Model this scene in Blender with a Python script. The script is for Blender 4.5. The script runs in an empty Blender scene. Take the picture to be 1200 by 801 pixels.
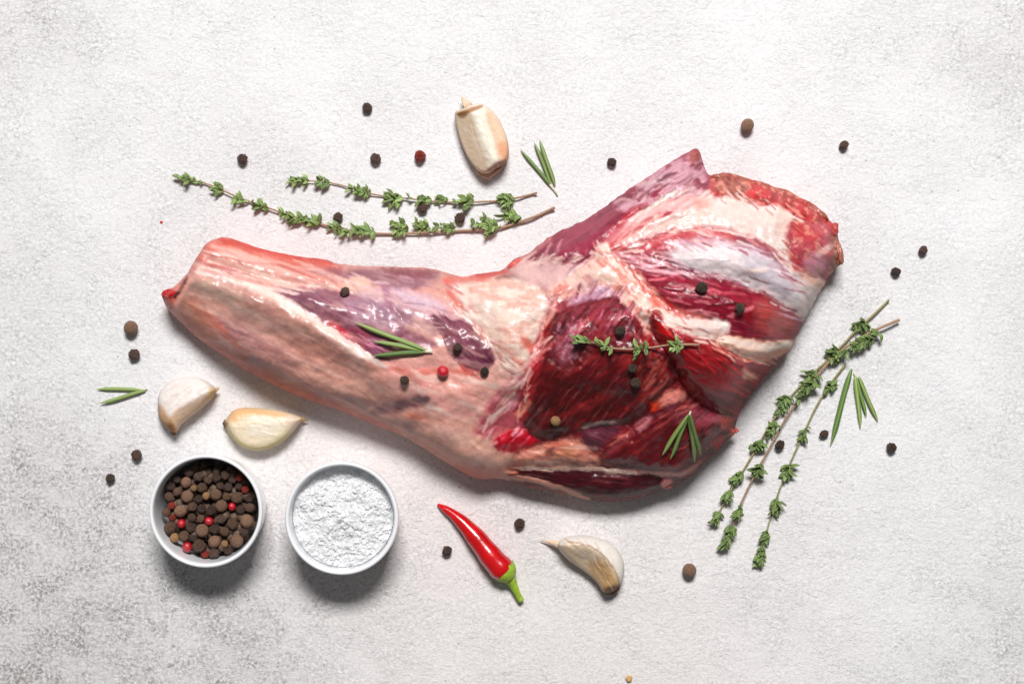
import bpy, bmesh, math, random
import numpy as np
from mathutils import Vector, Matrix, Euler
from mathutils.bvhtree import BVHTree

rnd = random.Random(11)
SCN = bpy.context.scene
COL = SCN.collection
S = 0.0005            # one unit of the layout = 0.5 mm
HC = 2000.0           # camera height in layout units (1 m)
CX, CY = 600.0, 400.5

# ------------------------------------------------------------------ camera, light, exposure
cam_d = bpy.data.cameras.new('camera')
cam = bpy.data.objects.new('camera', cam_d); COL.objects.link(cam)
cam.location = (0, 0, HC * S)
cam_d.sensor_width = 36; cam_d.lens = 60.0
cam_d.clip_start = 0.05; cam_d.clip_end = 50
SCN.camera = cam
world = bpy.data.worlds.new('World'); SCN.world = world; world.use_nodes = True
world.node_tree.nodes['Background'].inputs[0].default_value = (0.96, 0.98, 1.0, 1)
world.node_tree.nodes['Background'].inputs[1].default_value = 0.11

def area(name, loc, target, size, size_y, watts, color):
    d = bpy.data.lights.new(name, 'AREA'); d.shape = 'RECTANGLE'
    d.size = size; d.size_y = size_y; d.energy = watts; d.color = color
    o = bpy.data.objects.new(name, d); COL.objects.link(o)
    o.location = loc
    o.rotation_euler = (Vector(target) - Vector(loc)).to_track_quat('-Z', 'Y').to_euler()
    return o
area('window_softbox', (0.14, 1.86, 2.74), (0.0, 0.0, 0.0), 1.15, 0.66, 154.0, (1.0, 0.988, 0.985))

SCN.cycles.max_bounces = 14; SCN.cycles.diffuse_bounces = 9; SCN.cycles.transmission_bounces = 12
SCN.view_settings.view_transform = 'Standard'
SCN.view_settings.look = 'None'
SCN.view_settings.exposure = 0.0
SCN.view_settings.gamma = 1.0
SCN.view_settings.use_curve_mapping = False

# ------------------------------------------------------------------ helpers
def P(px, py, z=0.0):
    """layout pixel seen at height z -> world point"""
    k = 1.0 - z / HC
    return Vector(((px - CX) * S * k, -(py - CY) * S * k, z * S))

def lin(c):
    c = np.asarray(c, float) / 255.0
    return np.where(c <= 0.04045, c / 12.92, ((c + 0.055) / 1.055) ** 2.4)

def tag(o, label=None, cat=None, group=None, kind=None):
    if label: o['label'] = label
    if cat: o['category'] = cat
    if group: o['group'] = group
    if kind: o['kind'] = kind
    return o

def link(name, me, mat=None, parent=None):
    o = bpy.data.objects.new(name, me); COL.objects.link(o)
    if mat and not me.materials: me.materials.append(mat)
    if parent: o.parent = parent
    return o

def empty(name, loc=(0, 0, 0)):
    o = bpy.data.objects.new(name, None); COL.objects.link(o)
    o.location = loc; o.empty_display_size = 0.01
    bpy.context.view_layer.update()
    return o

def child(o, parent):
    """parent keeping world coordinates baked in the mesh"""
    o.parent = parent
    o.matrix_parent_inverse = Matrix.Translation(parent.location).inverted()
    return o

def mesh_from(name, verts, faces, col=None, smooth=True, fib=None):
    me = bpy.data.meshes.new(name)
    me.from_pydata([tuple(v) for v in verts], [], faces)
    if smooth: me.polygons.foreach_set('use_smooth', [True] * len(me.polygons))
    if col is not None:
        a = me.color_attributes.new('Col', 'FLOAT_COLOR', 'POINT')
        c = np.ones((len(verts), 4), np.float32); c[:, :3] = col
        a.data.foreach_set('color', c.ravel())
    if fib is not None:
        a = me.attributes.new('fib', 'FLOAT_VECTOR', 'POINT'); a.data.foreach_set('vector', np.ascontiguousarray(fib, np.float32).ravel())
    me.update()
    return me
def fib_coord(cv, x, y, ang):
    A = math.radians(ang); wx = x + 5 * cv.sample(cv.W1, x, y); wy = y + 5 * cv.sample(cv.W2, x, y)
    return np.stack([wx * math.cos(A) + wy * math.sin(A), -wx * math.sin(A) + wy * math.cos(A), np.zeros(len(x))], 1)

def recalc(me):
    bm = bmesh.new(); bm.from_mesh(me)
    bmesh.ops.recalc_face_normals(bm, faces=bm.faces[:])
    bm.to_mesh(me); bm.free(); me.update()

# numpy noise ---------------------------------------------------------------
def _hash(ix, iy, seed):
    h = (ix.astype(np.int64) * 374761393 + iy.astype(np.int64) * 668265263 + seed * 2246822519) & 0xFFFFFFFF
    h = ((h ^ (h >> 13)) * 1274126177) & 0xFFFFFFFF
    return ((h ^ (h >> 16)) & 0xFFFF) / 65535.0
def vnoise(x, y, seed=0):
    ix = np.floor(x); iy = np.floor(y); fx = x - ix; fy = y - iy
    fx = fx * fx * fx * (fx * (fx * 6 - 15) + 10); fy = fy * fy * fy * (fy * (fy * 6 - 15) + 10)
    a = _hash(ix, iy, seed); b = _hash(ix + 1, iy, seed)
    c = _hash(ix, iy + 1, seed); d = _hash(ix + 1, iy + 1, seed)
    return (a + (b - a) * fx) * (1 - fy) + (c + (d - c) * fx) * fy
def fbm(x, y, seed=0, octv=4):
    s = 0; a = 0.5; t = 0
    for i in range(octv):
        s = s + a * vnoise(x * 2 ** i + 17.3 * i, y * 2 ** i - 9.1 * i, seed + i); t += a; a *= 0.55
    return s / t
def sstep(a, b, x):
    t = np.clip((x - a) / (b - a), 0, 1); return t * t * (3 - 2 * t)

def chaikin(p, n=2, closed=True):
    p = np.asarray(p, float)
    for _ in range(n):
        if closed:
            q = np.roll(p, -1, 0)
            p = np.stack([p * 0.75 + q * 0.25, p * 0.25 + q * 0.75], 1).reshape(-1, 2)
        else:
            a, b = p[:-1], p[1:]
            m = np.stack([a * 0.75 + b * 0.25, a * 0.25 + b * 0.75], 1).reshape(-1, 2)
            p = np.vstack([p[:1], m, p[-1:]])
    return p

def seg_dist(X, Y, p, q):
    dx, dy = q[0] - p[0], q[1] - p[1]
    L = dx * dx + dy * dy + 1e-9
    t = np.clip(((X - p[0]) * dx + (Y - p[1]) * dy) / L, 0, 1)
    return np.hypot(X - p[0] - t * dx, Y - p[1] - t * dy), t

def sdf(poly, X, Y):
    """signed distance, positive inside"""
    poly = np.asarray(poly, float)
    d = np.full(X.shape, 1e9); ins = np.zeros(X.shape, bool)
    n = len(poly)
    for i in range(n):
        p = poly[i]; q = poly[(i + 1) % n]
        dd, _ = seg_dist(X, Y, p, q)
        d = np.minimum(d, dd)
        if p[1] != q[1]:
            c = ((p[1] > Y) != (q[1] > Y)) & (X < (q[0] - p[0]) * (Y - p[1]) / (q[1] - p[1]) + p[0])
            ins ^= c
    return np.where(ins, d, -d)

class Canvas:
    """colour + relief of one organic body, laid out on a fine grid over its own surface"""
    def __init__(self, x0, y0, x1, y1, base, res=1.0, seed=0):
        self.x0, self.y0, self.res = x0, y0, res
        xs = np.arange(x0, x1 + res, res); ys = np.arange(y0, y1 + res, res)
        self.X, self.Y = np.meshgrid(xs, ys)
        self.C = np.empty(self.X.shape + (3,)); self.C[:] = lin(base)
        self.D = np.zeros(self.X.shape); self.seed = seed
        self.k = 0
        self.W1 = fbm(self.X / 14, self.Y / 14, seed + 50) - 0.5
        self.W2 = fbm(self.X / 14, self.Y / 14, seed + 60) - 0.5
        self.V1 = fbm(self.X / 4.5, self.Y / 4.5, seed + 70, 3) - 0.5
        self.V2 = fbm(self.X / 4.5, self.Y / 4.5, seed + 80, 3) - 0.5
    def win(self, pts, m):
        pts = np.asarray(pts, float); r = self.res
        i0 = max(0, int((pts[:, 1].min() - m - self.y0) / r)); i1 = min(self.X.shape[0], int((pts[:, 1].max() + m - self.y0) / r) + 2)
        j0 = max(0, int((pts[:, 0].min() - m - self.x0) / r)); j1 = min(self.X.shape[1], int((pts[:, 0].max() + m - self.x0) / r) + 2)
        return slice(i0, max(i1, i0)), slice(j0, max(j1, j0))
    def warp(self, w, amp, fine):
        return (self.X[w] + amp * 2 * self.W1[w] + fine * 2 * self.V1[w],
                self.Y[w] + amp * 2 * self.W2[w] + fine * 2 * self.V2[w])
    def psd(self, poly, amp=4, fine=1.5, m=30):
        w = self.win(poly, m)
        X, Y = self.warp(w, amp, fine)
        return w, sdf(chaikin(poly, 1), X, Y)
    def fill(self, poly, col, soft=3, a=1.0, amp=4, fine=1.5, lift=0.0, rad=10):
        w, d = self.psd(poly, amp, fine, soft + 14)
        m = (sstep(-soft, soft, d) * a)
        self.C[w] += (lin(col) - self.C[w]) * m[..., None]
        if lift:
            t = np.clip(d / rad, 0, 1)
            self.D[w] += lift * np.sqrt(1 - (1 - t) ** 2)
    def stroke(self, pts, col, wd, soft=1.5, a=1.0, amp=2, fine=1, lift=0.0, taper=True):
        p = chaikin(pts, 2, False)
        w = self.win(p, wd + soft + 8)
        X, Y = self.warp(w, amp, fine)
        d = np.full(X.shape, 1e9); n = len(p) - 1
        for i in range(n):
            dd, t = seg_dist(X, Y, p[i], p[i + 1])
            if taper:
                tt = (i + t) / n
                dd = dd + wd * 0.5 * (2 * tt - 1) ** 4
            d = np.minimum(d, dd)
        m = 1 - sstep(wd / 2 - soft / 2, wd / 2 + soft, d)
        if col is not None:
            self.C[w] += (lin(col) - self.C[w]) * (m * a)[..., None]
        if lift: self.D[w] += lift * m
    def streaks(self, poly, ang, n, ln, wd, cols, a=0.5, lift=0.0, bend=0.15, soft=1.0):
        r = random.Random(self.seed * 100 + self.k); self.k += 1
        P_ = np.asarray(poly, float); lo = P_.min(0); hi = P_.max(0); c = 0; tries = 0
        pp = chaikin(poly, 1)
        while c < n and tries < n * 30:
            tries += 1
            x, y = r.uniform(lo[0], hi[0]), r.uniform(lo[1], hi[1])
            if sdf(pp, np.array([x]), np.array([y]))[0] < 1: continue
            A = math.radians(ang(x, y) if callable(ang) else ang) + r.gauss(0, bend)
            L = ln * r.uniform(0.4, 1.4); dx, dy = math.cos(A) * L / 2, math.sin(A) * L / 2
            k = r.gauss(0, 0.08) * L
            self.stroke([(x - dx, y - dy), (x - k * math.sin(A), y + k * math.cos(A)), (x + dx, y + dy)],
                        r.choice(cols), wd * r.uniform(0.5, 1.4), soft, a * r.uniform(0.5, 1.2), 1, 0.6, lift)
            c += 1
    def fibre(self, poly, ang, amp=0.2, fa=40, fc=4, relief=1.0, soft=6, seed=1):
        """anisotropic grain along a direction: brightness and relief"""
        w, d = self.psd(poly, 4, 1.5, soft + 14)
        A = math.radians(ang); X, Y = self.warp(w, 6, 0)
        u = (X * math.cos(A) + Y * math.sin(A)) / fa; v = (-X * math.sin(A) + Y * math.cos(A)) / fc
        n = (fbm(u, v, seed * 31 + self.seed, 3) - 0.5) * 2
        m = sstep(-soft, soft, d)
        self.C[w] *= (1 + amp * 1.6 * n * m)[..., None]
        self.D[w] += relief * n * m
    def fray(self, pts, ang, n, ln, wd, cols, a=.7, closed=False):
        r = random.Random(self.seed * 77 + self.k); self.k += 1
        p = np.asarray(pts, float)
        if closed: p = np.vstack([p, p[:1]])
        L = np.concatenate([[0], np.cumsum(np.hypot(*(np.diff(p, axis=0)).T))])
        for _ in range(n):
            t = r.uniform(0, L[-1]); x = np.interp(t, L, p[:, 0]) + r.gauss(0, 3); y = np.interp(t, L, p[:, 1]) + r.gauss(0, 3)
            A = math.radians((ang(x, y) if callable(ang) else ang) + r.gauss(0, 9)); l = ln * r.uniform(.4, 1.3) / 2
            self.stroke([(x - l * math.cos(A), y - l * math.sin(A)), (x, y), (x + l * math.cos(A), y + l * math.sin(A))], r.choice(cols), wd * r.uniform(.5, 1.3), .8, a * r.uniform(.5, 1.1), 1, .6)
    def mottle(self, poly, col, sc=10, th=0.5, sm=0.12, a=0.7, soft=6, seed=1, st=1.0, ang=0, lift=0.0):
        w, d = self.psd(poly, 4, 1.5, soft + 14)
        A = math.radians(ang); X, Y = self.X[w], self.Y[w]
        n = fbm((X * math.cos(A) + Y * math.sin(A)) / (sc * st), (-X * math.sin(A) + Y * math.cos(A)) / sc, seed * 17 + self.seed, 4)
        m = sstep(th - sm, th + sm, n) * sstep(-soft, soft, d) * a
        self.C[w] += (lin(col) - self.C[w]) * m[..., None]
        if lift: self.D[w] += lift * m
    def sample(self, F, x, y):
        u = np.clip((x - self.x0) / self.res, 0, self.X.shape[1] - 1.001); v = np.clip((y - self.y0) / self.res, 0, self.X.shape[0] - 1.001)
        i = v.astype(int); j = u.astype(int); fu = u - j; fv = v - i
        if F.ndim == 3: fu = fu[:, None]; fv = fv[:, None]
        return (F[i, j] * (1 - fu) + F[i, j + 1] * fu) * (1 - fv) + (F[i + 1, j] * (1 - fu) + F[i + 1, j + 1] * fu) * fv

def body_mesh(name, outline, cv, Z, zmid, step, under=22.0, gain=1.0, ang=0):
    """closed body: outline seen from above, top relief Z (canvas field), rounded underside"""
    out = np.asarray(outline, float)
    lo = out.min(0) - step * 2; hi = out.max(0) + step * 2
    xs = np.arange(lo[0], hi[0], step); ys = np.arange(lo[1], hi[1], step)
    X, Y = np.meshgrid(xs, ys)
    d = sdf(out, X, Y)
    ins = d > step * 0.35
    cell = ins[:-1, :-1] | ins[1:, :-1] | ins[:-1, 1:] | ins[1:, 1:]
    need = np.zeros(X.shape, bool)
    need[:-1, :-1] |= cell; need[1:, :-1] |= cell; need[:-1, 1:] |= cell; need[1:, 1:] |= cell
    edge = need & ~ins
    # snap rim vertices onto the outline
    ex, ey = X[edge], Y[edge]
    bd = np.full(ex.shape, 1e9); bx = ex.copy(); by = ey.copy()
    n = len(out)
    for i in range(n):
        p = out[i]; q = out[(i + 1) % n]
        dd, t = seg_dist(ex, ey, p, q)
        m = dd < bd
        bd[m] = dd[m]; bx[m] = p[0] + t[m] * (q[0] - p[0]); by[m] = p[1] + t[m] * (q[1] - p[1])
    X = X.copy(); Y = Y.copy(); X[edge] = bx; Y[edge] = by
    idx = -np.ones(X.shape, int); vi = np.where(need.ravel())[0]
    idx.ravel()[vi] = np.arange(len(vi))
    px, py = X.ravel()[vi], Y.ravel()[vi]; isedge = edge.ravel()[vi]
    dv = np.where(isedge, 0, np.maximum(d.ravel()[vi], 0))
    zt = np.where(isedge, zmid, np.maximum(cv.sample(Z, px, py), 1.0))
    k = 1 - zt / HC
    top = np.stack([(px - CX) * S * k, -(py - CY) * S * k, zt * S], 1)
    tb = np.clip(dv / under, 0, 1)
    zb = zmid * (1 - np.sqrt(1 - (1 - tb) ** 2)); zb = np.maximum(zb, 0.3)
    kb = 1 - zmid / HC
    bot = np.stack([(px - CX) * S * kb, -(py - CY) * S * kb, zb * S], 1)
    inner = np.where(~isedge)[0]; bidx = np.arange(len(vi)); bidx[inner] = len(vi) + np.arange(len(inner))
    verts = np.vstack([top, bot[inner]])
    ci, cj = np.where(cell)
    a = idx[ci, cj]; b = idx[ci + 1, cj]; c = idx[ci + 1, cj + 1]; e = idx[ci, cj + 1]
    f1 = np.stack([a, b, c, e], 1)
    f2 = np.stack([bidx[e], bidx[c], bidx[b], bidx[a]], 1)
    col = cv.sample(cv.C, px, py) * gain
    col = np.vstack([col, col[inner]])
    fb = fib_coord(cv, px, py, ang); fb = np.vstack([fb, fb[inner]])
    return mesh_from(name, verts, f1.tolist() + f2.tolist(), np.clip(col, 0, 0.95), fib=fb)

def sheet_mesh(name, poly, outline_d, cv, Z, lift, rad, step, amp=4, fine=1.5, gain=1.0, sink=4.0, soft=True, ang=0):
    """a muscle or fat sheet lying on the body: rounded rim that dives into the body"""
    poly = np.asarray(poly, float)
    lo = poly.min(0) - 10; hi = poly.max(0) + 10
    X, Y = np.meshgrid(np.arange(lo[0], hi[0], step), np.arange(lo[1], hi[1], step))
    x, y = X.ravel(), Y.ravel()
    wx = x + amp * 2 * cv.sample(cv.W1, x, y) + fine * 2 * cv.sample(cv.V1, x, y)
    wy = y + amp * 2 * cv.sample(cv.W2, x, y) + fine * 2 * cv.sample(cv.V2, x, y)
    d = sdf(chaikin(poly, 1), wx, wy)
    od = cv.sample(outline_d, x, y)
    t = np.clip(d / rad, 0, 1)
    prof = (t * t * (3 - 2 * t)) * (1 - .25 / lift) + .25 / lift if soft else np.sqrt(1 - (1 - t) ** 2)
    ed = sstep(0.3, 4, od)
    off = np.where(d > 0, lift * prof, np.maximum(d * 1.2, -sink)) * ed - (1 - ed) * 1.2
    z = cv.sample(Z, x, y) + off
    ok = ((d > -3.0) & (od > 0.6)).reshape(X.shape)
    cell = ok[:-1, :-1] & ok[1:, :-1] & ok[:-1, 1:] & ok[1:, 1:]
    need = np.zeros(X.shape, bool)
    need[:-1, :-1] |= cell; need[1:, :-1] |= cell; need[:-1, 1:] |= cell; need[1:, 1:] |= cell
    idx = -np.ones(X.shape, int); vi = np.where(need.ravel())[0]; idx.ravel()[vi] = np.arange(len(vi))
    k = 1 - z[vi] / HC
    v = np.stack([(x[vi] - CX) * S * k, -(y[vi] - CY) * S * k, z[vi] * S], 1)
    ci, cj = np.where(cell)
    f = np.stack([idx[ci, cj], idx[ci + 1, cj], idx[ci + 1, cj + 1], idx[ci, cj + 1]], 1)
    return mesh_from(name, v, f.tolist(), np.clip(cv.sample(cv.C, x[vi], y[vi]) * gain, 0, 0.95), fib=fib_coord(cv, x[vi], y[vi], ang))

# materials -----------------------------------------------------------------
def new_mat(name):
    m = bpy.data.materials.new(name); m.use_nodes = True
    nt = m.node_tree; b = nt.nodes['Principled BSDF']
    return m, nt, b
def N(nt, kind, **kw):
    n = nt.nodes.new(kind)
    for k, v in kw.items():
        if hasattr(n, k): setattr(n, k, v)
        else: n.inputs[k].default_value = v
    return n
def noise(nt, vec, scale, detail=4, rough=0.6, dist=0.0):
    n = nt.nodes.new('ShaderNodeTexNoise'); n.inputs['Scale'].default_value = scale
    n.inputs['Detail'].default_value = detail; n.inputs['Roughness'].default_value = rough
    n.inputs['Distortion'].default_value = dist
    if vec: nt.links.new(vec, n.inputs['Vector'])
    return n
def ramp(nt, fac, stops):
    r = nt.nodes.new('ShaderNodeValToRGB'); nt.links.new(fac, r.inputs['Fac'])
    e = r.color_ramp.elements
    e[0].position, e[0].color = stops[0][0], (*stops[0][1], 1)
    e[1].position, e[1].color = stops[-1][0], (*stops[-1][1], 1)
    for p, c in stops[1:-1]:
        x = e.new(p); x.color = (*c, 1)
    return r
def g(v): return (v, v, v)
def mix(nt, fac, a, b, mode='MIX'):
    m = nt.nodes.new('ShaderNodeMix'); m.data_type = 'RGBA'; m.blend_type = mode
    for s, v in ((m.inputs[0], fac), (m.inputs[6], a), (m.inputs[7], b)):
        if hasattr(v, 'is_linked') or hasattr(v, 'links'): nt.links.new(v, s)
        elif isinstance(v, (int, float)): s.default_value = v
        else: s.default_value = (*v, 1)
    return m.outputs[2]
def bump(nt, b, h, strength, dist, prev=None):
    n = nt.nodes.new('ShaderNodeBump'); n.inputs['Strength'].default_value = strength; n.inputs['Distance'].default_value = dist
    nt.links.new(h, n.inputs['Height'])
    if prev: nt.links.new(prev, n.inputs['Normal'])
    nt.links.new(n.outputs[0], b.inputs['Normal'])
    return n.outputs[0]

def vcol_mat(name, rough=0.4, sss=0.0, spec=0.5, bscale=900, bstr=0.25, bdist=0.0008, coat=0.0, var=0.12, radius=(1, .35, .25), sscale=0.003, coat_r=0.15, fibre=None):
    m, nt, b = new_mat(name)
    a = N(nt, 'ShaderNodeVertexColor', layer_name='Col')
    tc = N(nt, 'ShaderNodeTexCoord')
    n1 = noise(nt, tc.outputs['Object'], bscale, 5, 0.65)
    v = ramp(nt, n1.outputs[0], [(0.25, g(1 - var)), (0.75, g(1 + var))])
    c = mix(nt, 1.0, a.outputs[0], v.outputs[0], 'MULTIPLY')
    fh = None
    if fibre:
        fa = N(nt, 'ShaderNodeAttribute', attribute_name='fib')
        def fn(su, sv, off, det=4):
            mp = N(nt, 'ShaderNodeMapping'); mp.inputs['Scale'].default_value = (su, sv, 1); mp.inputs['Location'].default_value = (off, off, 0)
            nt.links.new(fa.outputs['Vector'], mp.inputs[0]); return noise(nt, mp.outputs[0], 1.0, det, 0.6)
        fl = fn(.022, .26, 3.3); fd = fn(.03, .36, 8.1); fw = fn(.05, .05, 1.7, 3)
        gate = ramp(nt, fw.outputs[0], [(.38, g(0.15)), (.62, g(1))])
        lm = ramp(nt, fl.outputs[0], [(.54, g(0)), (.70, g(fibre[0]))])
        gm = N(nt, 'ShaderNodeMath', operation='MULTIPLY'); nt.links.new(lm.outputs[0], gm.inputs[0]); nt.links.new(gate.outputs[0], gm.inputs[1])
        c = mix(nt, gm.outputs[0], c, fibre[2])
        dm = ramp(nt, fd.outputs[0], [(.32, g(1 - fibre[1])), (.52, g(1.03))])
        c = mix(nt, 1.0, c, dm.outputs[0], 'MULTIPLY')
        fh = fl.outputs[0]
    nt.links.new(c, b.inputs['Base Color'])
    n2 = noise(nt, tc.outputs['Object'], bscale * 0.35, 3, 0.6)
    r = nt.nodes.new('ShaderNodeMapRange'); nt.links.new(n2.outputs[0], r.inputs[0])
    r.inputs[1].default_value = 0.3; r.inputs[2].default_value = 0.7
    r.inputs[3].default_value = rough * 0.75; r.inputs[4].default_value = min(1, rough * 1.25)
    nt.links.new(r.outputs[0], b.inputs['Roughness'])
    b.inputs['Specular IOR Level'].default_value = spec; b.inputs['IOR'].default_value = 1.37; b.inputs['Coat IOR'].default_value = 1.33
    if sss:
        b.inputs['Subsurface Weight'].default_value = sss
        b.inputs['Subsurface Radius'].default_value = radius
        b.inputs['Subsurface Scale'].default_value = sscale
    b.inputs['Specular IOR Level'].default_value = 0
    gl = N(nt, 'ShaderNodeBsdfGlossy'); g2 = N(nt, 'ShaderNodeBsdfGlossy'); g2.inputs['Roughness'].default_value = coat_r
    nt.links.new(r.outputs[0], gl.inputs['Roughness'])
    lw = N(nt, 'ShaderNodeFresnel'); lw.inputs['IOR'].default_value = 1.38
    cl = N(nt, 'ShaderNodeMath', operation='MINIMUM'); nt.links.new(lw.outputs[0], cl.inputs[0]); cl.inputs[1].default_value = .055
    sc = N(nt, 'ShaderNodeMath', operation='MULTIPLY'); nt.links.new(cl.outputs[0], sc.inputs[0]); sc.inputs[1].default_value = 1.3
    ct = N(nt, 'ShaderNodeMath', operation='MULTIPLY'); nt.links.new(cl.outputs[0], ct.inputs[0]); ct.inputs[1].default_value = coat * 1.6
    m1 = N(nt, 'ShaderNodeMixShader'); m2 = N(nt, 'ShaderNodeMixShader')
    nt.links.new(sc.outputs[0], m1.inputs[0]); nt.links.new(b.outputs[0], m1.inputs[1]); nt.links.new(gl.outputs[0], m1.inputs[2])
    nt.links.new(ct.outputs[0], m2.inputs[0]); nt.links.new(m1.outputs[0], m2.inputs[1]); nt.links.new(g2.outputs[0], m2.inputs[2])
    nt.links.new(m2.outputs[0], nt.nodes['Material Output'].inputs['Surface'])
    p = bump(nt, b, n2.outputs[0], bstr * 0.8, bdist * 2)
    if fh is not None: p = bump(nt, b, fh, fibre[3], 0.0006, p)
    p = bump(nt, b, n1.outputs[0], bstr, bdist, p)
    nt.links.new(p, gl.inputs['Normal']); nt.links.new(p, g2.inputs['Normal'])
    return m

M_meat = vcol_mat('lean_meat', rough=0.36, sss=0.04, spec=0.40, sscale=0.0015, bscale=900, bstr=0.3, bdist=0.0005, coat=0.32, coat_r=0.10, fibre=(.24, .40, (.56, .25, .28), .16))
M_fat = vcol_mat('fat_and_sinew', rough=0.40, sss=0.05, spec=0.34, sscale=0.0015, bscale=1100, bstr=0.18, bdist=0.0004, coat=0.5, coat_r=0.2, var=0.07, fibre=(.16, .06, (.80, .58, .54), .05))
M_silver = vcol_mat('silverskin', rough=0.32, sss=0.12, spec=0.42, bscale=420, bstr=0.08, bdist=0.0004, coat=0.2, coat_r=0.14, var=0.05, fibre=(.22, .10, (.78, .68, .70), .06))
M_garlic = vcol_mat('garlic_skin', rough=0.42, sss=0.12, spec=0.4, bscale=500, bstr=0.2, bdist=0.0004, var=0.06, radius=(1, .8, .5), sscale=0.003)

# ------------------------------------------------------------------ tabletop
def tabletop():
    m, nt, b = new_mat('grey_white_plaster')
    tc = N(nt, 'ShaderNodeTexCoord'); O = tc.outputs['Object']
    sep = N(nt, 'ShaderNodeSeparateXYZ'); nt.links.new(O, sep.inputs[0])
    fine = noise(nt, O, 520, 6, 0.72, 0.6)
    grit = noise(nt, O, 1500, 3, 0.6)
    mid = noise(nt, O, 60, 5, 0.62, 0.4)
    big = noise(nt, O, 9, 4, 0.55, 0.5)
    # worn grey patina plus vignette shade painted into corners and borders of the board
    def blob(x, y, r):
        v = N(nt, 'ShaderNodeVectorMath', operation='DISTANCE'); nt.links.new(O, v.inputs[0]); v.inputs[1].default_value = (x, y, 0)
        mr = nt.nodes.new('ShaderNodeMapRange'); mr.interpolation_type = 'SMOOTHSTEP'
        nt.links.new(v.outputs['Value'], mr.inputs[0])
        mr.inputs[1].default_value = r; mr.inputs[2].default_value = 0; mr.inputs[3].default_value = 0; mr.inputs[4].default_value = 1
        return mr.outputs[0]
    def add(a, c, op='ADD', clamp=False):
        x = N(nt, 'ShaderNodeMath', operation=op); x.use_clamp = clamp
        for i, v in enumerate((a, c)):
            if isinstance(v, (int, float)): x.inputs[i].default_value = v
            else: nt.links.new(v, x.inputs[i])
        return x.outputs[0]
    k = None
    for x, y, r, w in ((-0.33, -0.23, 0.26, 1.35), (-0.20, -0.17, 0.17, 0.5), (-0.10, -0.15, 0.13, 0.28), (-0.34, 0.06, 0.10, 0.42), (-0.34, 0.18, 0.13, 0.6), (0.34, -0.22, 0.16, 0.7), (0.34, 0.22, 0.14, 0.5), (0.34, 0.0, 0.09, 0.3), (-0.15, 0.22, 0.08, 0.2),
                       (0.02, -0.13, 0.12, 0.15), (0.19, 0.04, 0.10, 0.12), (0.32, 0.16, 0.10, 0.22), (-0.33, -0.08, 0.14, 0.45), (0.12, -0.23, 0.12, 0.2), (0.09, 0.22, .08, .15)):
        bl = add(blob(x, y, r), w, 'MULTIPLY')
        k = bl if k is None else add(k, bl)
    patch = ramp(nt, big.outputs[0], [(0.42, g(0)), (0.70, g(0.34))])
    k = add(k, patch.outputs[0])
    # grain breaks the patina and painted vignette into specks
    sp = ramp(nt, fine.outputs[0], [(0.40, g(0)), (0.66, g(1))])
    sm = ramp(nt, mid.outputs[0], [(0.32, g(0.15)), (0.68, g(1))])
    dirt_vignette = add(add(sp.outputs[0], sm.outputs[0], 'MULTIPLY'), add(k, 0.34), 'MULTIPLY', True)
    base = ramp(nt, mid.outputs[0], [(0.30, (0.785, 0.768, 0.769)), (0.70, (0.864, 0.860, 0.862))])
    c = mix(nt, dirt_vignette, base.outputs[0], (0.25, 0.222, 0.215))
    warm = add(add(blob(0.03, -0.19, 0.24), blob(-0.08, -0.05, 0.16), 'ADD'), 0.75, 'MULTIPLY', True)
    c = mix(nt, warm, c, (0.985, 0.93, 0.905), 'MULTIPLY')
    vignette_veil = add(add(k, 0.20, 'MULTIPLY'), 0.0, 'ADD', True)  # smooth vignette darkening put into the plaster colour
    c = mix(nt, vignette_veil, c, (0.42, 0.395, 0.38))
    # few dark pin specks
    vo = N(nt, 'ShaderNodeTexVoronoi'); vo.inputs['Scale'].default_value = 130; nt.links.new(O, vo.inputs['Vector'])
    vs = ramp(nt, vo.outputs['Distance'], [(0.04, g(0.55)), (0.10, g(0))])
    rs = N(nt, 'ShaderNodeSeparateColor'); nt.links.new(vo.outputs['Color'], rs.inputs[0])
    gate = ramp(nt, rs.outputs[0], [(0.82, g(0)), (0.86, g(1))])
    c = mix(nt, add(vs.outputs[0], gate.outputs[0], 'MULTIPLY'), c, (0.16, 0.13, 0.12))
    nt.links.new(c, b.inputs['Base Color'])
    b.inputs['Roughness'].default_value = 0.7; b.inputs['Specular IOR Level'].default_value = 0.25
    mp = N(nt, 'ShaderNodeMapping'); nt.links.new(O, mp.inputs[0]); mp.inputs['Scale'].default_value = (1, 1.7, 1)
    mp.inputs['Rotation'].default_value = (0, 0, 0.25)
    trowel = noise(nt, mp.outputs[0], 210, 7, 0.74, 0.5)
    pits = ramp(nt, noise(nt, O, 150, 4, 0.62, 0.8).outputs[0], [(0.30, g(0)), (0.43, g(1))])
    rough_patch = ramp(nt, noise(nt, O, 17, 3, 0.6).outputs[0], [(0.36, g(0.25)), (0.62, g(1))])
    tm = N(nt, 'ShaderNodeMath', operation='MULTIPLY'); nt.links.new(trowel.outputs[0], tm.inputs[0]); nt.links.new(rough_patch.outputs[0], tm.inputs[1])
    p = bump(nt, b, tm.outputs[0], 0.5, 0.0022)
    p = bump(nt, b, pits.outputs[0], 0.35, 0.0009, p)
    p = bump(nt, b, mid.outputs[0], 0.35, 0.002, p)
    p = bump(nt, b, fine.outputs[0], 0.6, 0.0009, p)
    bm = bmesh.new()
    bmesh.ops.create_grid(bm, x_segments=8, y_segments=8, size=1.2)
    geom = bmesh.ops.extrude_face_region(bm, geom=bm.faces[:])
    for v in [e for e in geom['geom'] if isinstance(e, bmesh.types.BMVert)]: v.co.z -= 0.03
    bmesh.ops.recalc_face_normals(bm, faces=bm.faces[:])
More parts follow.
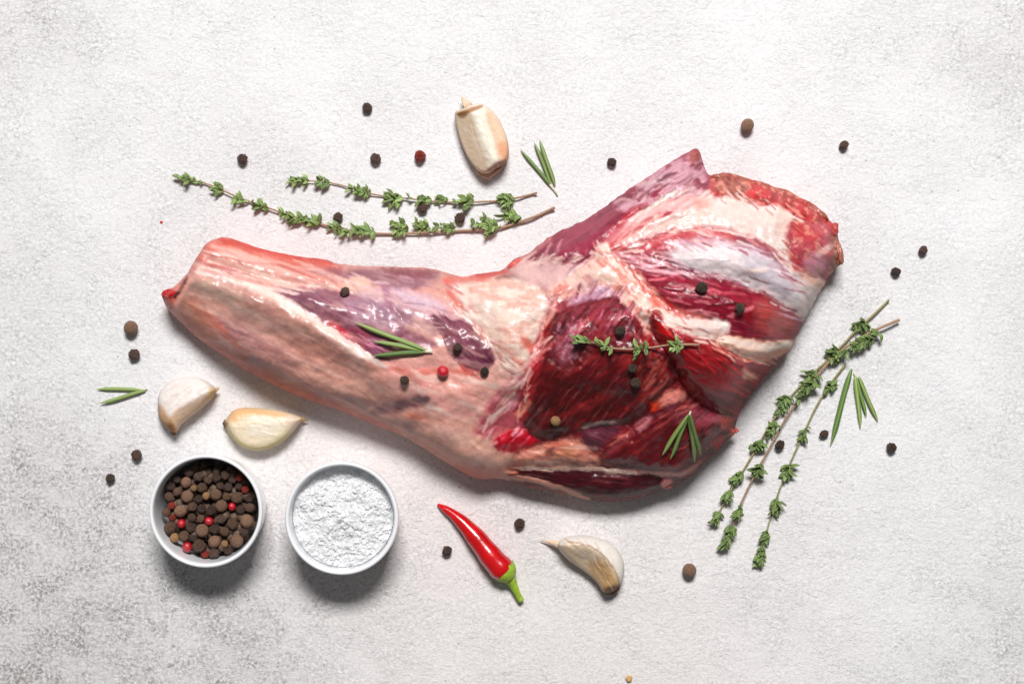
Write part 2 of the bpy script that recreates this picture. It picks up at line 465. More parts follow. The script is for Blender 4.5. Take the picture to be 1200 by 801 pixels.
    me = bpy.data.meshes.new('tabletop'); bm.to_mesh(me); bm.free()
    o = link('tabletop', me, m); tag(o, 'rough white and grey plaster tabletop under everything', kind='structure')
tabletop()

# ------------------------------------------------------------------ leg of lamb
OUT = [(265,277),(247,281),(240,286),(232,299),(226,309),(220,320),(214,326),(206,335),(196,339),(190,344),(191,352),(196,361),(203,369),
 (213,379),(230,395),(246,406),(262,417),(292,436),(320,450),(340,460),(372,472),(400,481),(437,497),(470,509),(492,522),(520,540),(540,552),(555,560),(570,562),
 (585,559),(600,564),(620,570),(640,574),(670,581),(695,587),(725,588),(755,582),(775,574),(797,566),(815,554),(832,535),(846,521),(858,512),(863,507),
 (861,500),(865,490),(870,476),(880,460),(900,437),(914,421),(929,408),(930,398),(935,391),(941,377),(952,360),(966,332),(974,321),(983,311),(989,302),
 (987,291),(982,280),(981,267),(971,257),(965,249),(952,237),(935,230),(922,222),(910,220),(895,214),(870,207),(850,201),(838,204),(830,206),(825,194),(819,174),
 (813,174),(804,180),(787,189),(762,206),(742,219),(715,237),(695,253),(672,264),(645,276),(630,288),(617,299),(604,302),(595,309),(590,316),(572,319),(556,321),(545,325),
 (525,320),(507,314),(475,313),(437,312),(417,311),(392,309),(385,304),(355,301),(330,297),(305,291),(285,284)]
OUTLINE = chaikin(OUT, 1)
_q = np.vstack([OUTLINE, OUTLINE[:1]]); _l = np.concatenate([[0], np.cumsum(np.hypot(*(np.diff(_q, axis=0)).T))])
_t = np.arange(0, _l[-1], 2.5); OUTLINE = np.stack([np.interp(_t, _l, _q[:, 0]), np.interp(_t, _l, _q[:, 1])], 1)
_n = (fbm(OUTLINE[:, 0] / 9, OUTLINE[:, 1] / 9, 5, 3) - .5) * 2.6 * np.where(OUTLINE[:, 0] > 580, 1.3, .7)
OUTLINE += _n[:, None] * np.array([.6, .8])

cv = Canvas(170, 155, 1010, 610, (216, 168, 156), 1.0, 3)
od = sdf(OUTLINE, cv.X + 1.2 * cv.V1, cv.Y + 1.2 * cv.V2)

# broad heights (layout units) by smooth blending of control points
CTRL = [(215,345,62),(260,340,84),(330,370,98),(420,390,104),(500,430,108),(540,470,96),(560,530,70),(560,360,96),(600,340,92),(640,420,118),(700,440,128),(760,400,140),
 (820,400,136),(880,380,118),(930,340,96),(975,300,70),(850,300,128),(900,260,100),(940,250,78),(780,280,118),(720,300,112),(680,290,84),(760,230,86),(810,200,58),
 (700,520,92),(780,520,96),(830,500,84),(640,560,48),(700,575,40),(750,570,44),(300,300,74),(400,325,84),(380,450,76),(460,490,74)]
num = np.zeros(cv.X.shape); den = np.zeros(cv.X.shape) + 1e-6
for x, y, h in CTRL:
    w_ = np.exp(-((cv.X - x) ** 2 + (cv.Y - y) ** 2) / (2 * 48.0 ** 2)) + 1e-7
    num += w_ * h; den += w_
HT = num / den * 1.06
ZM = 27.0
def edge_prof(R): 
    t = np.clip(od / R, 0, 1); return np.sqrt(1 - (1 - t) ** 2)
OUT2 = [(265,277),(160,232),(80,330),(203,371)] + [p for p in OUT if OUT.index(p) > OUT.index((203,369))]
od2 = sdf(chaikin(OUT2, 1), cv.X, cv.Y)
def prof2(d, R):
    t = np.clip(d / R, 0, 1); return np.sqrt(1 - (1 - t) ** 2)
butt = prof2(od, 9)
Zbase = ZM + (HT - ZM) * butt * (0.22 * (1 - (1 - np.clip(od2 / 26, 0, 1)) ** 2) + 0.78 * prof2(od2, 78) ** 1.15)

G = {}
G['shank_all'] = [(265,277),(240,286),(220,320),(190,344),(203,369),(262,417),(340,460),(437,497),(520,540),(580,500),(620,420),(640,340),(560,321),(475,313),(390,309),(330,297)]
G['calf'] = [(314,336),(352,337),(395,339),(436,345),(466,362),(476,388),(462,412),(440,424),(408,396),(368,371),(336,353)]
G['topm'] = [(355,318),(405,315),(455,315),(500,317),(520,322),(505,335),(477,338),(460,343),(430,328),(398,325)]
G['lilac'] = [(398,352),(440,333),(490,343),(520,358),(546,372),(540,388),(508,372),(470,388),(440,386),(412,372)]
G['redtri'] = [(383,376),(405,385),(418,380),(440,393),(462,412),(440,424),(418,410),(400,395)]
G['pstrip'] = [(455,381),(487,389),(519,406),(495,409),(472,399)]
G['oval'] = [(503,368),(524,371),(543,374),(561,386),(576,401),(582,417),(577,430),(557,443),(541,431),(527,415),(521,400),(511,383)]
G['knee_fat'] = [(528,326),(560,325),(600,325),(630,334),(643,350),(640,380),(628,420),(602,442),(586,424),(580,405),(562,384),(545,370),(536,350)]
G['central'] = [(640,370),(668,358),(695,352),(725,345),(745,368),(760,392),(776,407),(788,427),(796,445),(778,460),(766,480),(751,496),(720,499),(692,503),(665,510),(640,520),(618,509),(611,482),(617,455),(627,425),(636,390)]
G['lilac2'] = [(660,356),(684,335),(708,318),(728,334),(722,352),(694,356)]
G['mid_fat'] = [(700,288),(712,286),(722,302),(746,318),(766,342),(785,365),(800,383),(780,380),(766,368),(763,392),(752,380),(738,362),(726,345),(714,332),(690,340),(650,352),(640,345),(660,325),(690,308)]
G['knee_top'] = [(592,312),(618,302),(652,306),(690,306),(700,315),(690,335),(655,345),(630,335),(600,325)]
G['flap'] = [(612,303),(630,288),(645,275),(672,263),(695,252),(715,236),(742,218),(762,205),(787,188),(804,179),(813,173),(820,173),(826,194),(831,206),(833,230),(806,231),(770,238),(735,252),(714,275),(704,294),(690,306),(670,311),(652,305),(630,308)]
G['streak_zone'] = [(700,300),(714,275),(735,252),(770,238),(806,231),(833,230),(815,250),(790,264),(765,276),(740,292),(722,302)]
G['fat_band'] = [(826,229),(850,227),(874,231),(882,241),(910,238),(926,244),(932,256),(922,264),(923,282),(927,302),(942,319),(966,326),(964,346),(951,362),(938,352),(935,334),(922,314),(909,294),(889,281),(855,272),(812,267),(775,273),(745,287),(765,270),(795,254),(812,240)]
G['rim'] = [(833,204),(850,201),(870,206),(895,213),(922,221),(952,236),(972,257),(978,266),(960,264),(935,254),(915,240),(884,241),(872,228),(848,230),(834,228)]
G['right_red'] = [(922,262),(935,254),(958,264),(975,268),(983,280),(988,295),(984,311),(972,322),(950,324),(935,314),(926,298),(922,280)]
G['arch'] = [(722,300),(745,287),(775,272),(812,266),(855,271),(889,280),(910,293),(924,314),(935,333),(912,310),(890,297),(870,287),(825,284),(795,287),(770,300),(740,306)]
G['silver'] = [(790,291),(808,284),(830,282),(870,285),(892,296),(912,308),(924,317),(938,333),(957,345),(952,362),(941,378),(927,364),(912,353),(898,343),(876,338),(858,327),(840,322),(812,321),(790,314),(776,307)]
G['upper_right'] = [(728,302),(770,298),(790,300),(780,310),(812,320),(847,325),(876,339),(900,345),(915,355),(938,373),(941,381),(933,396),(890,399),(854,388),(850,379),(815,373),(786,366),(766,345),(746,320)]
G['fat1'] = [(774,366),(800,371),(825,373),(848,376),(855,384),(846,397),(815,394),(795,388),(780,379)]
G['fat2'] = [(836,399),(848,391),(870,396),(900,401),(924,398),(932,398),(929,409),(908,420),(880,424),(860,417)]
G['lower_right'] = [(758,358),(785,374),(800,389),(838,402),(862,417),(885,425),(926,425),(912,447),(896,467),(880,488),(850,487),(825,477),(806,461),(796,441),(786,420),(772,402),(762,384)]
G['low'] = [(752,492),(764,470),(782,456),(800,456),(813,470),(837,481),(874,487),(878,508),(856,531),(843,546),(824,566),(800,577),(780,557),(737,552),(705,548),(700,531),(725,513)]
G['memb'] = [(680,504),(700,497),(722,494),(728,505),(712,516),(696,529),(684,523)]
G['tendon'] = [(596,542),(606,528),(622,526),(650,516),(675,511),(686,524),(702,534),(698,548),(650,548),(615,548)]
G['under'] = [(590,556),(605,549),(650,549),(720,552),(760,555),(779,561),(782,586),(750,594),(722,600),(696,598),(658,589),(620,576)]
G['joint'] = [(480,500),(500,488),(540,490),(570,505),(590,520),(602,540),(588,560),(570,563),(548,558),(520,541),(492,522)]
G['glisten'] = [(574,518),(590,505),(612,498),(625,508),(627,522),(608,530),(585,530)]
G['side'] = [(560,492),(575,468),(592,450),(612,438),(618,455),(611,480),(612,498),(590,506),(570,515),(556,505)]
G['shin'] = [(205,362),(220,330),(260,330),(320,352),(380,385),(420,415),(470,445),(500,470),(480,505),(437,497),(340,460),(262,417)]
G['butt'] = [(190,340),(207,336),(220,322),(224,326),(216,340),(208,352),(200,362),(192,354)]

# ---- colour and relief of the surface
f, s = cv.fill, cv.stroke
f([(600,560),(600,500),(640,350),(720,320),(760,330),(950,350),(1005,380),(1005,605),(600,605)], (140,40,48), 8, 1, 4)
f([(600,600),(600,160),(1005,160),(1005,330),(930,330),(720,330),(640,360)], (176,84,96), 8, 1, 4)
# shank
f(G['shin'], (210,160,146), 10, 1, 6)
f([(218,330),(250,328),(285,345),(300,360),(270,366),(236,352)], (205,192,172), 10, .75, 5)
f([(255,362),(300,350),(345,372),(372,398),(330,402),(285,390)], (196,178,160), 12, .6, 6)
f([(205,358),(232,352),(248,372),(262,412),(228,392)], (205,128,92), 9, .85, 5)
f([(244,364),(262,368),(300,398),(330,428),(345,450),(310,440),(270,412)], (144,100,100), 9, .9, 5)
f([(300,405),(350,420),(420,440),(470,462),(470,500),(430,494),(370,470),(320,448)], (184,136,120), 10, .65, 5)
f([(262,352),(300,352),(350,376),(390,404),(372,408),(320,388)], (178,150,138), 9, .6, 5)
s([(238,362),(252,376),(268,398),(290,418)], (192,98,76), 6, 4, .7)
f([(300,396),(360,395),(430,425),(470,452),(440,470),(370,450),(320,425)], (218,172,150), 12, .7, 6)
f([(420,440),(470,460),(490,476),(440,484),(390,468)], (176,140,126), 9, .6, 5)
s([(213,379),(262,415),(320,448),(400,479),(470,507)], (205,128,112), 8, 5, .75, 3)
s([(330,452),(352,448),(372,462),(352,460)], (226,160,140), 7, 3, .7)
# top of the shank: red edge and pale tendons
f([(232,300),(242,283),(265,276),(305,291),(355,300),(400,311),(400,322),(350,318),(300,308),(262,300),(240,312)], (222,118,100), 6, .9, 4)
s([(255,279),(300,290),(345,300),(392,309)], (214,76,66), 6, 4, .85)
s([(236,302),(275,298),(320,318),(375,332)], (238,196,182), 10, 4, .8)
s([(244,286),(285,298),(330,312),(385,320)], (238,190,176), 5, 3, .75)
s([(234,308),(262,318),(300,328)], (212,104,84), 6, 3, .8)
s([(262,306),(282,318),(298,326)], (205,88,78), 4, 3, .75)
s([(238,318),(280,332),(320,346)], (168,128,140), 7, 4, .6)
s([(226,314),(270,322),(315,342),(352,362),(385,384),(405,404),(430,424)], (242,216,200), 13, 6, .95, 3, lift=2.5)
s([(258,300),(310,322),(350,334),(400,340)], (244,222,206), 7, 4, .8)
s([(322,334),(345,356),(372,370),(392,378)], (232,196,186), 7, 3, .8)
f([(300,312),(350,318),(400,326),(390,340),(340,334)], (226,178,168), 8, .5, 5)
f(G['calf'], (150,104,116), 4, .97, 4)
f([(330,342),(370,345),(400,356),(390,366),(360,358)], (128,80,96), 6, .7, 4)
f(G['topm'], (148,100,116), 6, .9, 5)
f([(440,313),(500,315),(518,322),(490,328),(455,322)], (150,84,92), 5, .8, 4)
f([(400,327),(425,325),(446,338),(455,350),(438,352),(414,342)], (234,198,176), 4, .9, 4, lift=1.5)
f(G['lilac'], (198,172,182), 8, .7, 5)
f([(400,345),(450,352),(500,372),(520,392),(480,384),(430,374)], (156,118,134), 7, .7, 5)
f([(455,335),(500,346),(530,362),(500,362),(470,352)], (214,200,212), 6, .7, 4)
s([(446,330),(456,352),(462,366)], (172,120,142), 5, 3, .7)
s([(436,352),(448,368),(468,374)], (160,130,150), 2.5, 2, .6)
f([(480,368),(498,372),(508,392),(490,388)], (232,196,184), 5, .85, 3)
f(G['redtri'], (160,78,96), 4, .95, 3)
s([(384,378),(400,390),(415,402)], (205,62,76), 9, 4, .85)
f([(425,395),(445,400),(460,412),(440,420)], (150,112,150), 5, .75)
f(G['pstrip'], (150,98,116), 4, .9, 3)
f(G['oval'], (124,68,84), 3, 1, 3)
f([(520,380),(545,378),(560,392),(552,412),(534,410)], (146,94,108), 8, .7)
f([(548,425),(574,412),(578,428),(557,441)], (112,46,74), 5, .7)
# knee fat
f(G['knee_fat'], (243,224,211), 8, .97, 5)
f([(552,334),(590,330),(628,338),(632,360),(600,372),(565,360)], (240,228,214), 9, .7)
s([(524,340),(534,352),(545,366)], (222,112,96), 4, 3, .75)
s([(520,330),(545,327),(575,325)], (228,112,100), 7, 4, .8)
s([(556,322),(590,319),(612,312)], (216,82,80), 6, 3, .85)
s([(580,327),(605,322),(630,318)], (140,56,56), 3.5, 3, .7)
f([(594,310),(606,302),(622,304),(630,314),(612,320),(598,318)], (222,104,98), 4, .9)
f([(555,380),(600,370),(632,385),(625,425),(600,440),(585,418)], (244,212,196), 10, .6)
cv.mottle(G['knee_fat'], (230,168,152), 9, .58, .1, .6, 8, 3, 2.5, 5)
s([(612,395),(625,410),(630,424)], (224,92,74), 8, 5, .75)
s([(600,420),(612,428),(622,436)], (226,110,92), 6, 4, .6)
# lower knee, pink fat
f([(440,420),(500,418),(560,442),(600,442),(590,470),(560,492),(520,500),(490,480),(460,455)], (236,180,168), 10, .9, 6)
s([(455,432),(490,438),(530,432),(575,440)], (224,120,104), 5, 4, .7)
s([(478,440),(500,452),(520,446)], (206,140,136), 7, 4, .55)
s([(540,425),(548,440),(566,445)], (214,96,86), 3, 3, .7)
cv.streaks([(450,430),(600,440),(580,480),(520,500),(470,470)], 20, 26, 40, 4, [(246,214,200),(226,140,124),(240,200,186)], .55)
s([(438,482),(465,476),(495,468)], (124,82,96), 10, 5, .85)
s([(486,476),(497,471),(501,466)], (96,52,70), 7, 4, .8)
s([(478,486),(498,488),(508,498)], (216,122,88), 5, 4, .7)
s([(488,494),(494,504),(498,512)], (142,62,58), 4, 3, .75)
f([(470,492),(500,500),(500,520),(486,516)], (150,118,126), 7, .6)
f(G['joint'], (230,182,162), 8, .85, 4)
f([(500,495),(535,500),(560,515),(545,525),(515,512)], (240,204,188), 8, .7)
f([(545,530),(572,530),(575,548),(555,552)], (206,172,164), 8, .55)
s([(530,545),(555,556),(575,558),(598,545)], (216,130,110), 9, 6, .6)
f(G['side'], (190,92,102), 6, .95, 5)
cv.fibre(G['side'], -55, .16, 30, 5, .8, 6, 5)
cv.streaks(G['side'], -50, 16, 26, 3, [(238,204,206),(222,150,156),(150,50,66)], .6)
f([(590,468),(608,460),(610,476),(594,480)], (206,160,168), 6, .6)
f(G['glisten'], (204,28,54), 3, 1, 3)
cv.streaks(G['glisten'], -50, 14, 12, 2.5, [(246,170,180),(232,90,110)], .7)
# thigh: upper fat over the knee
f(G['knee_top'], (226,192,188), 7, .95, 5)
f([(660,318),(680,308),(694,314),(684,330),(664,334)], (178,150,162), 6, .5)
f([(625,308),(645,306),(660,316),(640,324)], (206,168,170), 5, .6)
# flap
f(G['flap'], (160,62,82), 3, 1, 2, 1)
f([(620,300),(650,276),(700,252),(740,222),(700,275),(660,298)], (150,66,88), 8, .7)
cv.fibre(G['flap'], -33, .14, 60, 5, .7, 5, 7)
cv.mottle([(712,240),(742,219),(787,189),(819,175),(832,228),(806,231),(765,238),(730,250)], (216,170,182), 9, .50, .08, .85, 4, 9, 2.2, -30)
f([(740,214),(765,208),(786,206),(780,214),(748,222)], (214,180,186), 4, .8)
f([(786,226),(808,214),(826,222),(815,231),(795,234)], (222,182,190), 5, .8)
f([(806,180),(818,174),(820,190),(808,188)], (180,84,76), 3, .9)
cv.streaks([(700,252),(760,212),(800,200),(820,215),(770,235),(720,250)], -30, 18, 22, 2.5, [(232,196,204),(130,44,66)], .55)
s([(646,284),(640,296),(636,306)], (226,170,176), 2.5, 2, .6)
s([(658,280),(654,290),(650,300)], (220,160,170), 1.8, 2, .5)
s([(612,302),(632,290),(646,277)], (212,148,148), 4, 3, .6)
# streaked zone
f(G['streak_zone'], (214,96,104), 6, .95, 4)
f([(712,288),(735,272),(760,262),(765,270),(740,285),(720,298)], (218,66,64), 6, .9)
cv.streaks(G['streak_zone'], -32, 40, 46, 4, [(244,206,200),(238,170,168),(196,54,66),(246,222,210)], .75, .6)
s([(704,290),(735,262),(775,242),(830,232)], (240,196,194), 6, 4, .8)
s([(730,286),(770,262),(812,246)], (244,212,204), 8, 4, .8)
s([(690,306),(714,280),(735,256)], (190,70,88), 6, 4, .7)
# arch, fat band, rim
f(G['fat_band'], (240,223,215), 7, 1, 5)
f([(810,236),(830,230),(836,240),(818,250)], (232,160,146), 5, .7)
cv.mottle(G['fat_band'], (236,196,180), 16, .56, .12, .5, 6, 13, 2, 15)
f(G['arch'], (182,62,78), 5, .95, 4)
s([(740,296),(775,280),(815,272),(860,276)], (216,96,98), 7, 4, .75)
s([(770,292),(800,284),(840,279)], (226,140,144), 3, 2, .6)
f([(862,276),(890,283),(912,298),(926,318),(916,314),(892,298),(868,288)], (150,92,112), 4, .75)
f(G['rim'], (206,72,74), 3, 1, 3, 2)
f([(834,206),(850,202),(872,208),(882,220),(866,229),(840,228)], (176,112,96), 4, .95, 4)
f([(848,202),(856,204),(856,212),(848,211)], (152,68,52), 2.5, .9)
f([(874,222),(895,224),(905,238),(884,242)], (222,66,72), 3, .9)
s([(855,204),(895,216),(922,224),(952,240),(972,260)], (172,92,70), 6, 3, .85, 3, 2, lift=2)
cv.mottle(G['rim'], (226,150,136), 5, .6, .06, .7, 4, 15)
cv.mottle(G['rim'], (150,42,44), 6, .6, .06, .6, 4, 16, 1, 0, -2)
f(G['right_red'], (194,86,96), 5, .95, 4)
f([(922,262),(940,258),(962,270),(958,284),(938,280)], (214,84,86), 6, .85)
f([(938,306),(955,296),(968,304),(964,324),(948,322)], (206,150,164), 5, .8)
s([(958,300),(968,292),(978,286)], (230,196,196), 6, 3, .8)
f([(972,272),(983,280),(989,300),(980,314),(972,322),(974,300)], (158,96,76), 4, .95)
cv.mottle(G['right_red'], (216,160,140), 7, .6, .07, .6, 5, 18)
s([(926,300),(936,316),(940,322)], (186,76,90), 6, 3, .7)
f([(934,318),(950,320),(966,328),(962,338),(944,332)], (238,186,164), 5, .8)
# silverskin
f(G['silver'], (238,229,229), 9, 1, 4)  # whitish membrane, its colour lightened further to carry the glare
f([(866,290),(892,298),(918,316),(935,336),(926,350),(900,338),(876,326)], (198,190,200), 8, .8)
f([(905,300),(925,318),(935,332),(920,324)], (170,130,150), 6, .7)
s([(872,316),(888,317),(900,315)], (244,222,210), 3.5, 2, .8)
s([(875,326),(873,336)], (240,232,236), 2.5, 2, .8)
cv.streaks(G['silver'], 18, 24, 30, 2.5, [(245,240,242),(204,192,202),(218,202,206)], .4, .1)
f([(940,346),(956,346),(946,366),(940,376),(932,362)], (240,222,214), 5, .8)
# upper right muscle
f(G['upper_right'], (148,34,56), 4, 1, 3)
cv.fibre(G['upper_right'], 10, .2, 40, 5, .4, 5, 21)
f([(728,302),(770,298),(785,310),(770,330),(748,320)], (176,42,60), 8, .9)
cv.streaks([(728,302),(785,300),(812,318),(790,330),(760,335)], 10, 24, 34, 2.5, [(234,186,194),(214,120,132),(110,20,40)], .7, .5)
s([(726,300),(760,302),(800,318)], (232,180,186), 3, 2, .75)
s([(740,312),(775,318),(815,322)], (230,190,196), 2.5, 2, .7)
f([(890,345),(915,356),(938,374),(932,394),(895,396),(880,375)], (184,86,82), 10, .85)
f([(858,338),(885,350),(885,380),(862,372)], (150,18,38), 8, .7)
cv.streaks([(760,325),(850,330),(880,350),(870,380),(800,366)], 12, 34, 26, 2.2, [(206,104,116),(104,16,30),(224,150,156)], .6, .5)
s([(852,372),(868,366),(884,358)], (222,140,146), 3, 2, .6)
s([(770,352),(800,366),(830,372)], (214,120,108), 4, 3, .6)
f([(764,345),(785,352),(795,366),(780,366)], (196,40,44), 5, .8)
f(G['lilac2'], (192,154,174), 6, .9, 4)
cv.streaks(G['lilac2'], -40, 10, 20, 3, [(222,196,208),(160,104,134)], .6)
# central muscle
f(G['central'], (104,20,28), 2, 1, 3)
f([(655,362),(700,352),(735,355),(755,385),(735,400),(690,398),(660,400)], (150,52,68), 10, .95, 5)
cv.streaks([(660,365),(735,360),(745,390),(700,392),(665,390)], -62, 30, 24, 2.2, [(216,150,164),(196,110,128),(104,24,40)], .6, .5)
f([(738,366),(752,372),(770,400),(778,420),(760,410),(745,390)], (160,44,50), 6, .8)
f([(740,420),(770,412),(792,435),(776,460),(750,470),(735,445)], (140,46,44), 10, .7)
cv.streaks([(735,420),(775,412),(792,440),(765,465)], -55, 18, 26, 3, [(190,98,88),(204,120,110),(92,20,24)], .6, .5)
f([(620,455),(660,440),(720,450),(735,480),(690,500),(640,510),(615,500)], (84,14,20), 14, .8)
f([(690,410),(735,415),(730,450),(690,440)], (102,18,28), 8, .6)
s([(646,366),(636,395),(626,430),(615,470),(611,490)], (166,32,44), 13, 5, .9)
f([(650,388),(668,380),(678,396),(676,420),(660,432),(650,412)], (176,112,132), 5, .5, 4)  # lilac glare painted into the muscle colour, mottled below
cv.mottle([(648,370),(690,370),(690,430),(650,440)], (206,166,178), 5, .60, .06, .45, 6, 25)
cv.mottle(G['central'], (150,52,50), 12, .56, .1, .45, 6, 27, 2, -30)
cv.mottle(G['central'], (78,14,20), 10, .58, .08, .6, 6, 29, 1.6, -40, -1.5)
cv.fibre(G['central'], -50, .2, 26, 5, .8, 5, 31)
s([(652,352),(647,366),(640,380)], (226,170,160), 4, 3, .7)
s([(620,470),(613,480),(606,486)], (222,130,108), 7, 3, .85)
# mid fat
f(G['mid_fat'], (240,206,192), 4, 1, 4)
cv.mottle(G['mid_fat'], (228,136,122), 8, .55, .08, .75, 5, 33, 2, 45)
f([(755,332),(768,345),(775,360),(762,358)], (222,98,82), 4, .7)
s([(708,288),(712,300),(728,312)], (246,224,212), 8, 4, .9)
f([(668,338),(690,322),(702,330),(690,342)], (206,176,186), 6, .5)
# lower right roll
f(G['lower_right'], (150,26,38), 4, 1, 3)
f([(800,458),(830,462),(868,462),(882,455),(868,482),(845,485),(820,474)], (112,24,34), 9, .8)
f([(766,372),(785,380),(790,398),(775,396)], (206,34,42), 6, .85)
cv.fibre(G['lower_right'], 28, .2, 50, 6, 1.2, 5, 35)
cv.streaks(G['lower_right'], 32, 34, 46, 3, [(190,56,58),(104,12,22),(170,36,46),(124,16,28)], .6, .5)
f([(868,432),(882,434),(888,444),(876,446)], (224,172,150), 4, .85)
s([(862,420),(885,428),(905,426)], (150,76,92), 5, 3, .6)
f(G['fat1'], (244,206,196), 3, 1, 3)
cv.mottle(G['fat1'], (248,224,218), 7, .5, .1, .7, 3, 37, 2, 10)
f(G['fat2'], (242,196,176), 3, 1, 3)
s([(845,396),(875,404),(905,408),(926,404)], (248,222,210), 6, 4, .7)
s([(870,422),(900,418),(926,408)], (226,138,110), 4, 3, .7)
# low muscle
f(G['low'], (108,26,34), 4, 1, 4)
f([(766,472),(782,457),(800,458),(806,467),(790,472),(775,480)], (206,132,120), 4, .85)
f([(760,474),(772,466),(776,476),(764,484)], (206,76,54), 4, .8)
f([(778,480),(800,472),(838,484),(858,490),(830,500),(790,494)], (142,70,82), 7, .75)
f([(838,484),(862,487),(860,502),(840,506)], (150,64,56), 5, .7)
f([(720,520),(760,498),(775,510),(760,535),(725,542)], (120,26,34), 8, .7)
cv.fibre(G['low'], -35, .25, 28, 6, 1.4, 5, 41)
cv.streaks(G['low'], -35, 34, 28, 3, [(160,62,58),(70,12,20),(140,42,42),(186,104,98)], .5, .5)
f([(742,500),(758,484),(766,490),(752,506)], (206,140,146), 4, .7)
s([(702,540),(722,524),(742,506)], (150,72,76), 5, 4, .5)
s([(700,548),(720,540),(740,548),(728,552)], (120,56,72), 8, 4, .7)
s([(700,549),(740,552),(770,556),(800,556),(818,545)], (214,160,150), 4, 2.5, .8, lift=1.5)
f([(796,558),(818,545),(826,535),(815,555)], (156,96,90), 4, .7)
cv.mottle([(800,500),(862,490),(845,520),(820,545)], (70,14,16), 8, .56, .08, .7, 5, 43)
f([(838,512),(852,512),(846,522),(836,528)], (190,40,40), 3, .8)
f([(856,502),(864,503),(862,512),(856,511)], (214,100,90), 2, .95, 1)
f(G['tendon'], (212,146,128), 4, 1, 4)
cv.streaks(G['tendon'], 5, 22, 34, 3.5, [(238,196,178),(196,104,88),(228,150,128)], .65, .7)
f([(640,526),(652,522),(650,532),(642,534)], (120,60,56), 4, .8)
f([(650,530),(672,522),(680,528),(665,540),(652,540)], (232,158,128), 3, .85, lift=2)
f(G['memb'], (98,58,74), 6, .75, 4)
s([(682,502),(705,494),(722,494)], (206,176,170), 2.5, 1.5, .8)
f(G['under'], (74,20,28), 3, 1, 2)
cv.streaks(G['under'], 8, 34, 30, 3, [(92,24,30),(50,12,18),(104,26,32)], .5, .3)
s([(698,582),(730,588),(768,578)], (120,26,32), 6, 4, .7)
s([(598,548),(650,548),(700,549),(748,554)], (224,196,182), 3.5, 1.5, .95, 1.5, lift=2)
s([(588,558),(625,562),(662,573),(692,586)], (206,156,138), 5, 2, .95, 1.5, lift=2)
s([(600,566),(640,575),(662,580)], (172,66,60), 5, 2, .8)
f([(776,562),(784,560),(788,567),(782,573),(775,571)], (226,134,128), 2, 1, 1, lift=3, rad=5)
# cut butt end of the shank
f(G['butt'], (216,120,104), 3, 1, 2)
f([(190,341),(204,337),(207,345),(196,352),(190,350)], (196,22,34), 2, 1, 1)
s([(220,324),(212,338),(204,350)], (96,44,48), 3.5, 1.5, .9, 1, lift=-4)
s([(224,326),(216,342),(205,360)], (236,176,156), 4, 2, .8)
f([(231,302),(242,284),(250,282),(240,300),(230,318),(222,322)], (224,128,112), 3, .8)
s([(228,318),(280,326),(330,350),(372,376),(420,412),(452,430)], (248,228,216), 7, 3, .8, 2)
s([(244,312),(300,334),(350,344)], (246,224,212), 4, 2, .7, 2)
f([(262,366),(300,384),(350,418),(352,438),(310,424),(276,398)], (150,108,112), 7, .6, 5)
f([(380,410),(430,430),(470,458),(440,462),(400,442)], (226,196,184), 8, .5, 5)
s([(212,366),(250,402),(300,432),(360,460),(430,488)], (190,96,82), 5, 4, .55, 3)
# frayed borders
cv.fray([(640,368),(626,430),(608,486)], -60, 40, 16, 2, [(232,190,180),(150,30,40),(226,150,140)])
cv.fray([(640,352),(690,338),(730,345),(765,390)], -55, 40, 18, 2, [(236,200,196),(150,48,64),(196,130,146)])
cv.fray([(612,303),(650,306),(700,302)], -40, 34, 18, 2, [(236,200,190),(168,74,96),(240,214,206)])
cv.fray([(722,300),(790,270),(855,271),(910,293),(935,333)], lambda x, y: -22 + (x - 722) * .3, 60, 26, 2, [(242,222,212),(196,76,90),(232,160,160)])
cv.fray([(776,307),(812,321),(858,327),(898,343),(940,376)], 20, 44, 22, 2, [(230,214,222),(150,36,58),(206,170,186)])
cv.fray([(790,291),(830,282),(892,296),(935,333)], 25, 44, 26, 2.2, [(236,224,230),(186,84,104),(214,180,196)])
cv.fray([(832,229),(872,229),(884,241),(915,240),(935,254),(922,290),(940,320)], 35, 60, 14, 2, [(242,222,210),(204,72,76),(232,160,146),(180,90,76)])
cv.fray([(846,395),(815,393),(780,378)], 15, 26, 22, 1.8, [(244,208,198),(170,36,48)])
cv.fray([(836,400),(860,417),(885,424),(910,422)], 28, 26, 20, 2, [(240,190,172),(176,44,54)])
cv.fray([(700,290),(725,304),(766,344),(800,380)], 40, 40, 20, 2, [(242,212,200),(206,60,60),(222,120,112)])
cv.fray([(528,330),(545,372),(580,405),(604,440)], 35, 40, 20, 2, [(246,228,216),(216,120,110),(206,160,160)])
cv.fray([(570,500),(612,440),(640,400)], -45, 50, 24, 2.4, [(240,206,196),(206,100,104),(222,150,148)])
cv.fray([(590,550),(650,546),(700,545)], 4, 30, 18, 1.8, [(232,190,172),(120,40,46),(206,120,100)])
cv.fray([(760,462),(790,456),(815,472),(755,492),(700,535)], -35, 40, 18, 2, [(190,104,98),(100,22,30),(150,50,52)])
def shank_dir(x, y): return 21 + (y - 360) * .06 + (x - 300) * .02
cv.streaks([(232,300),(300,296),(400,316),(400,340),(300,330),(226,324)], shank_dir, 40, 66, 2.8, [(246,222,208),(206,104,92),(232,176,162),(186,120,122)], .5, .1, .05, .8)
cv.streaks([(205,360),(225,330),(300,352),(400,402),(470,450),(440,490),(340,452),(262,410)], shank_dir, 46, 120, 6, [(228,190,176),(178,134,126),(216,176,160),(164,116,116),(206,136,118)], .26, 0, .05, 4)
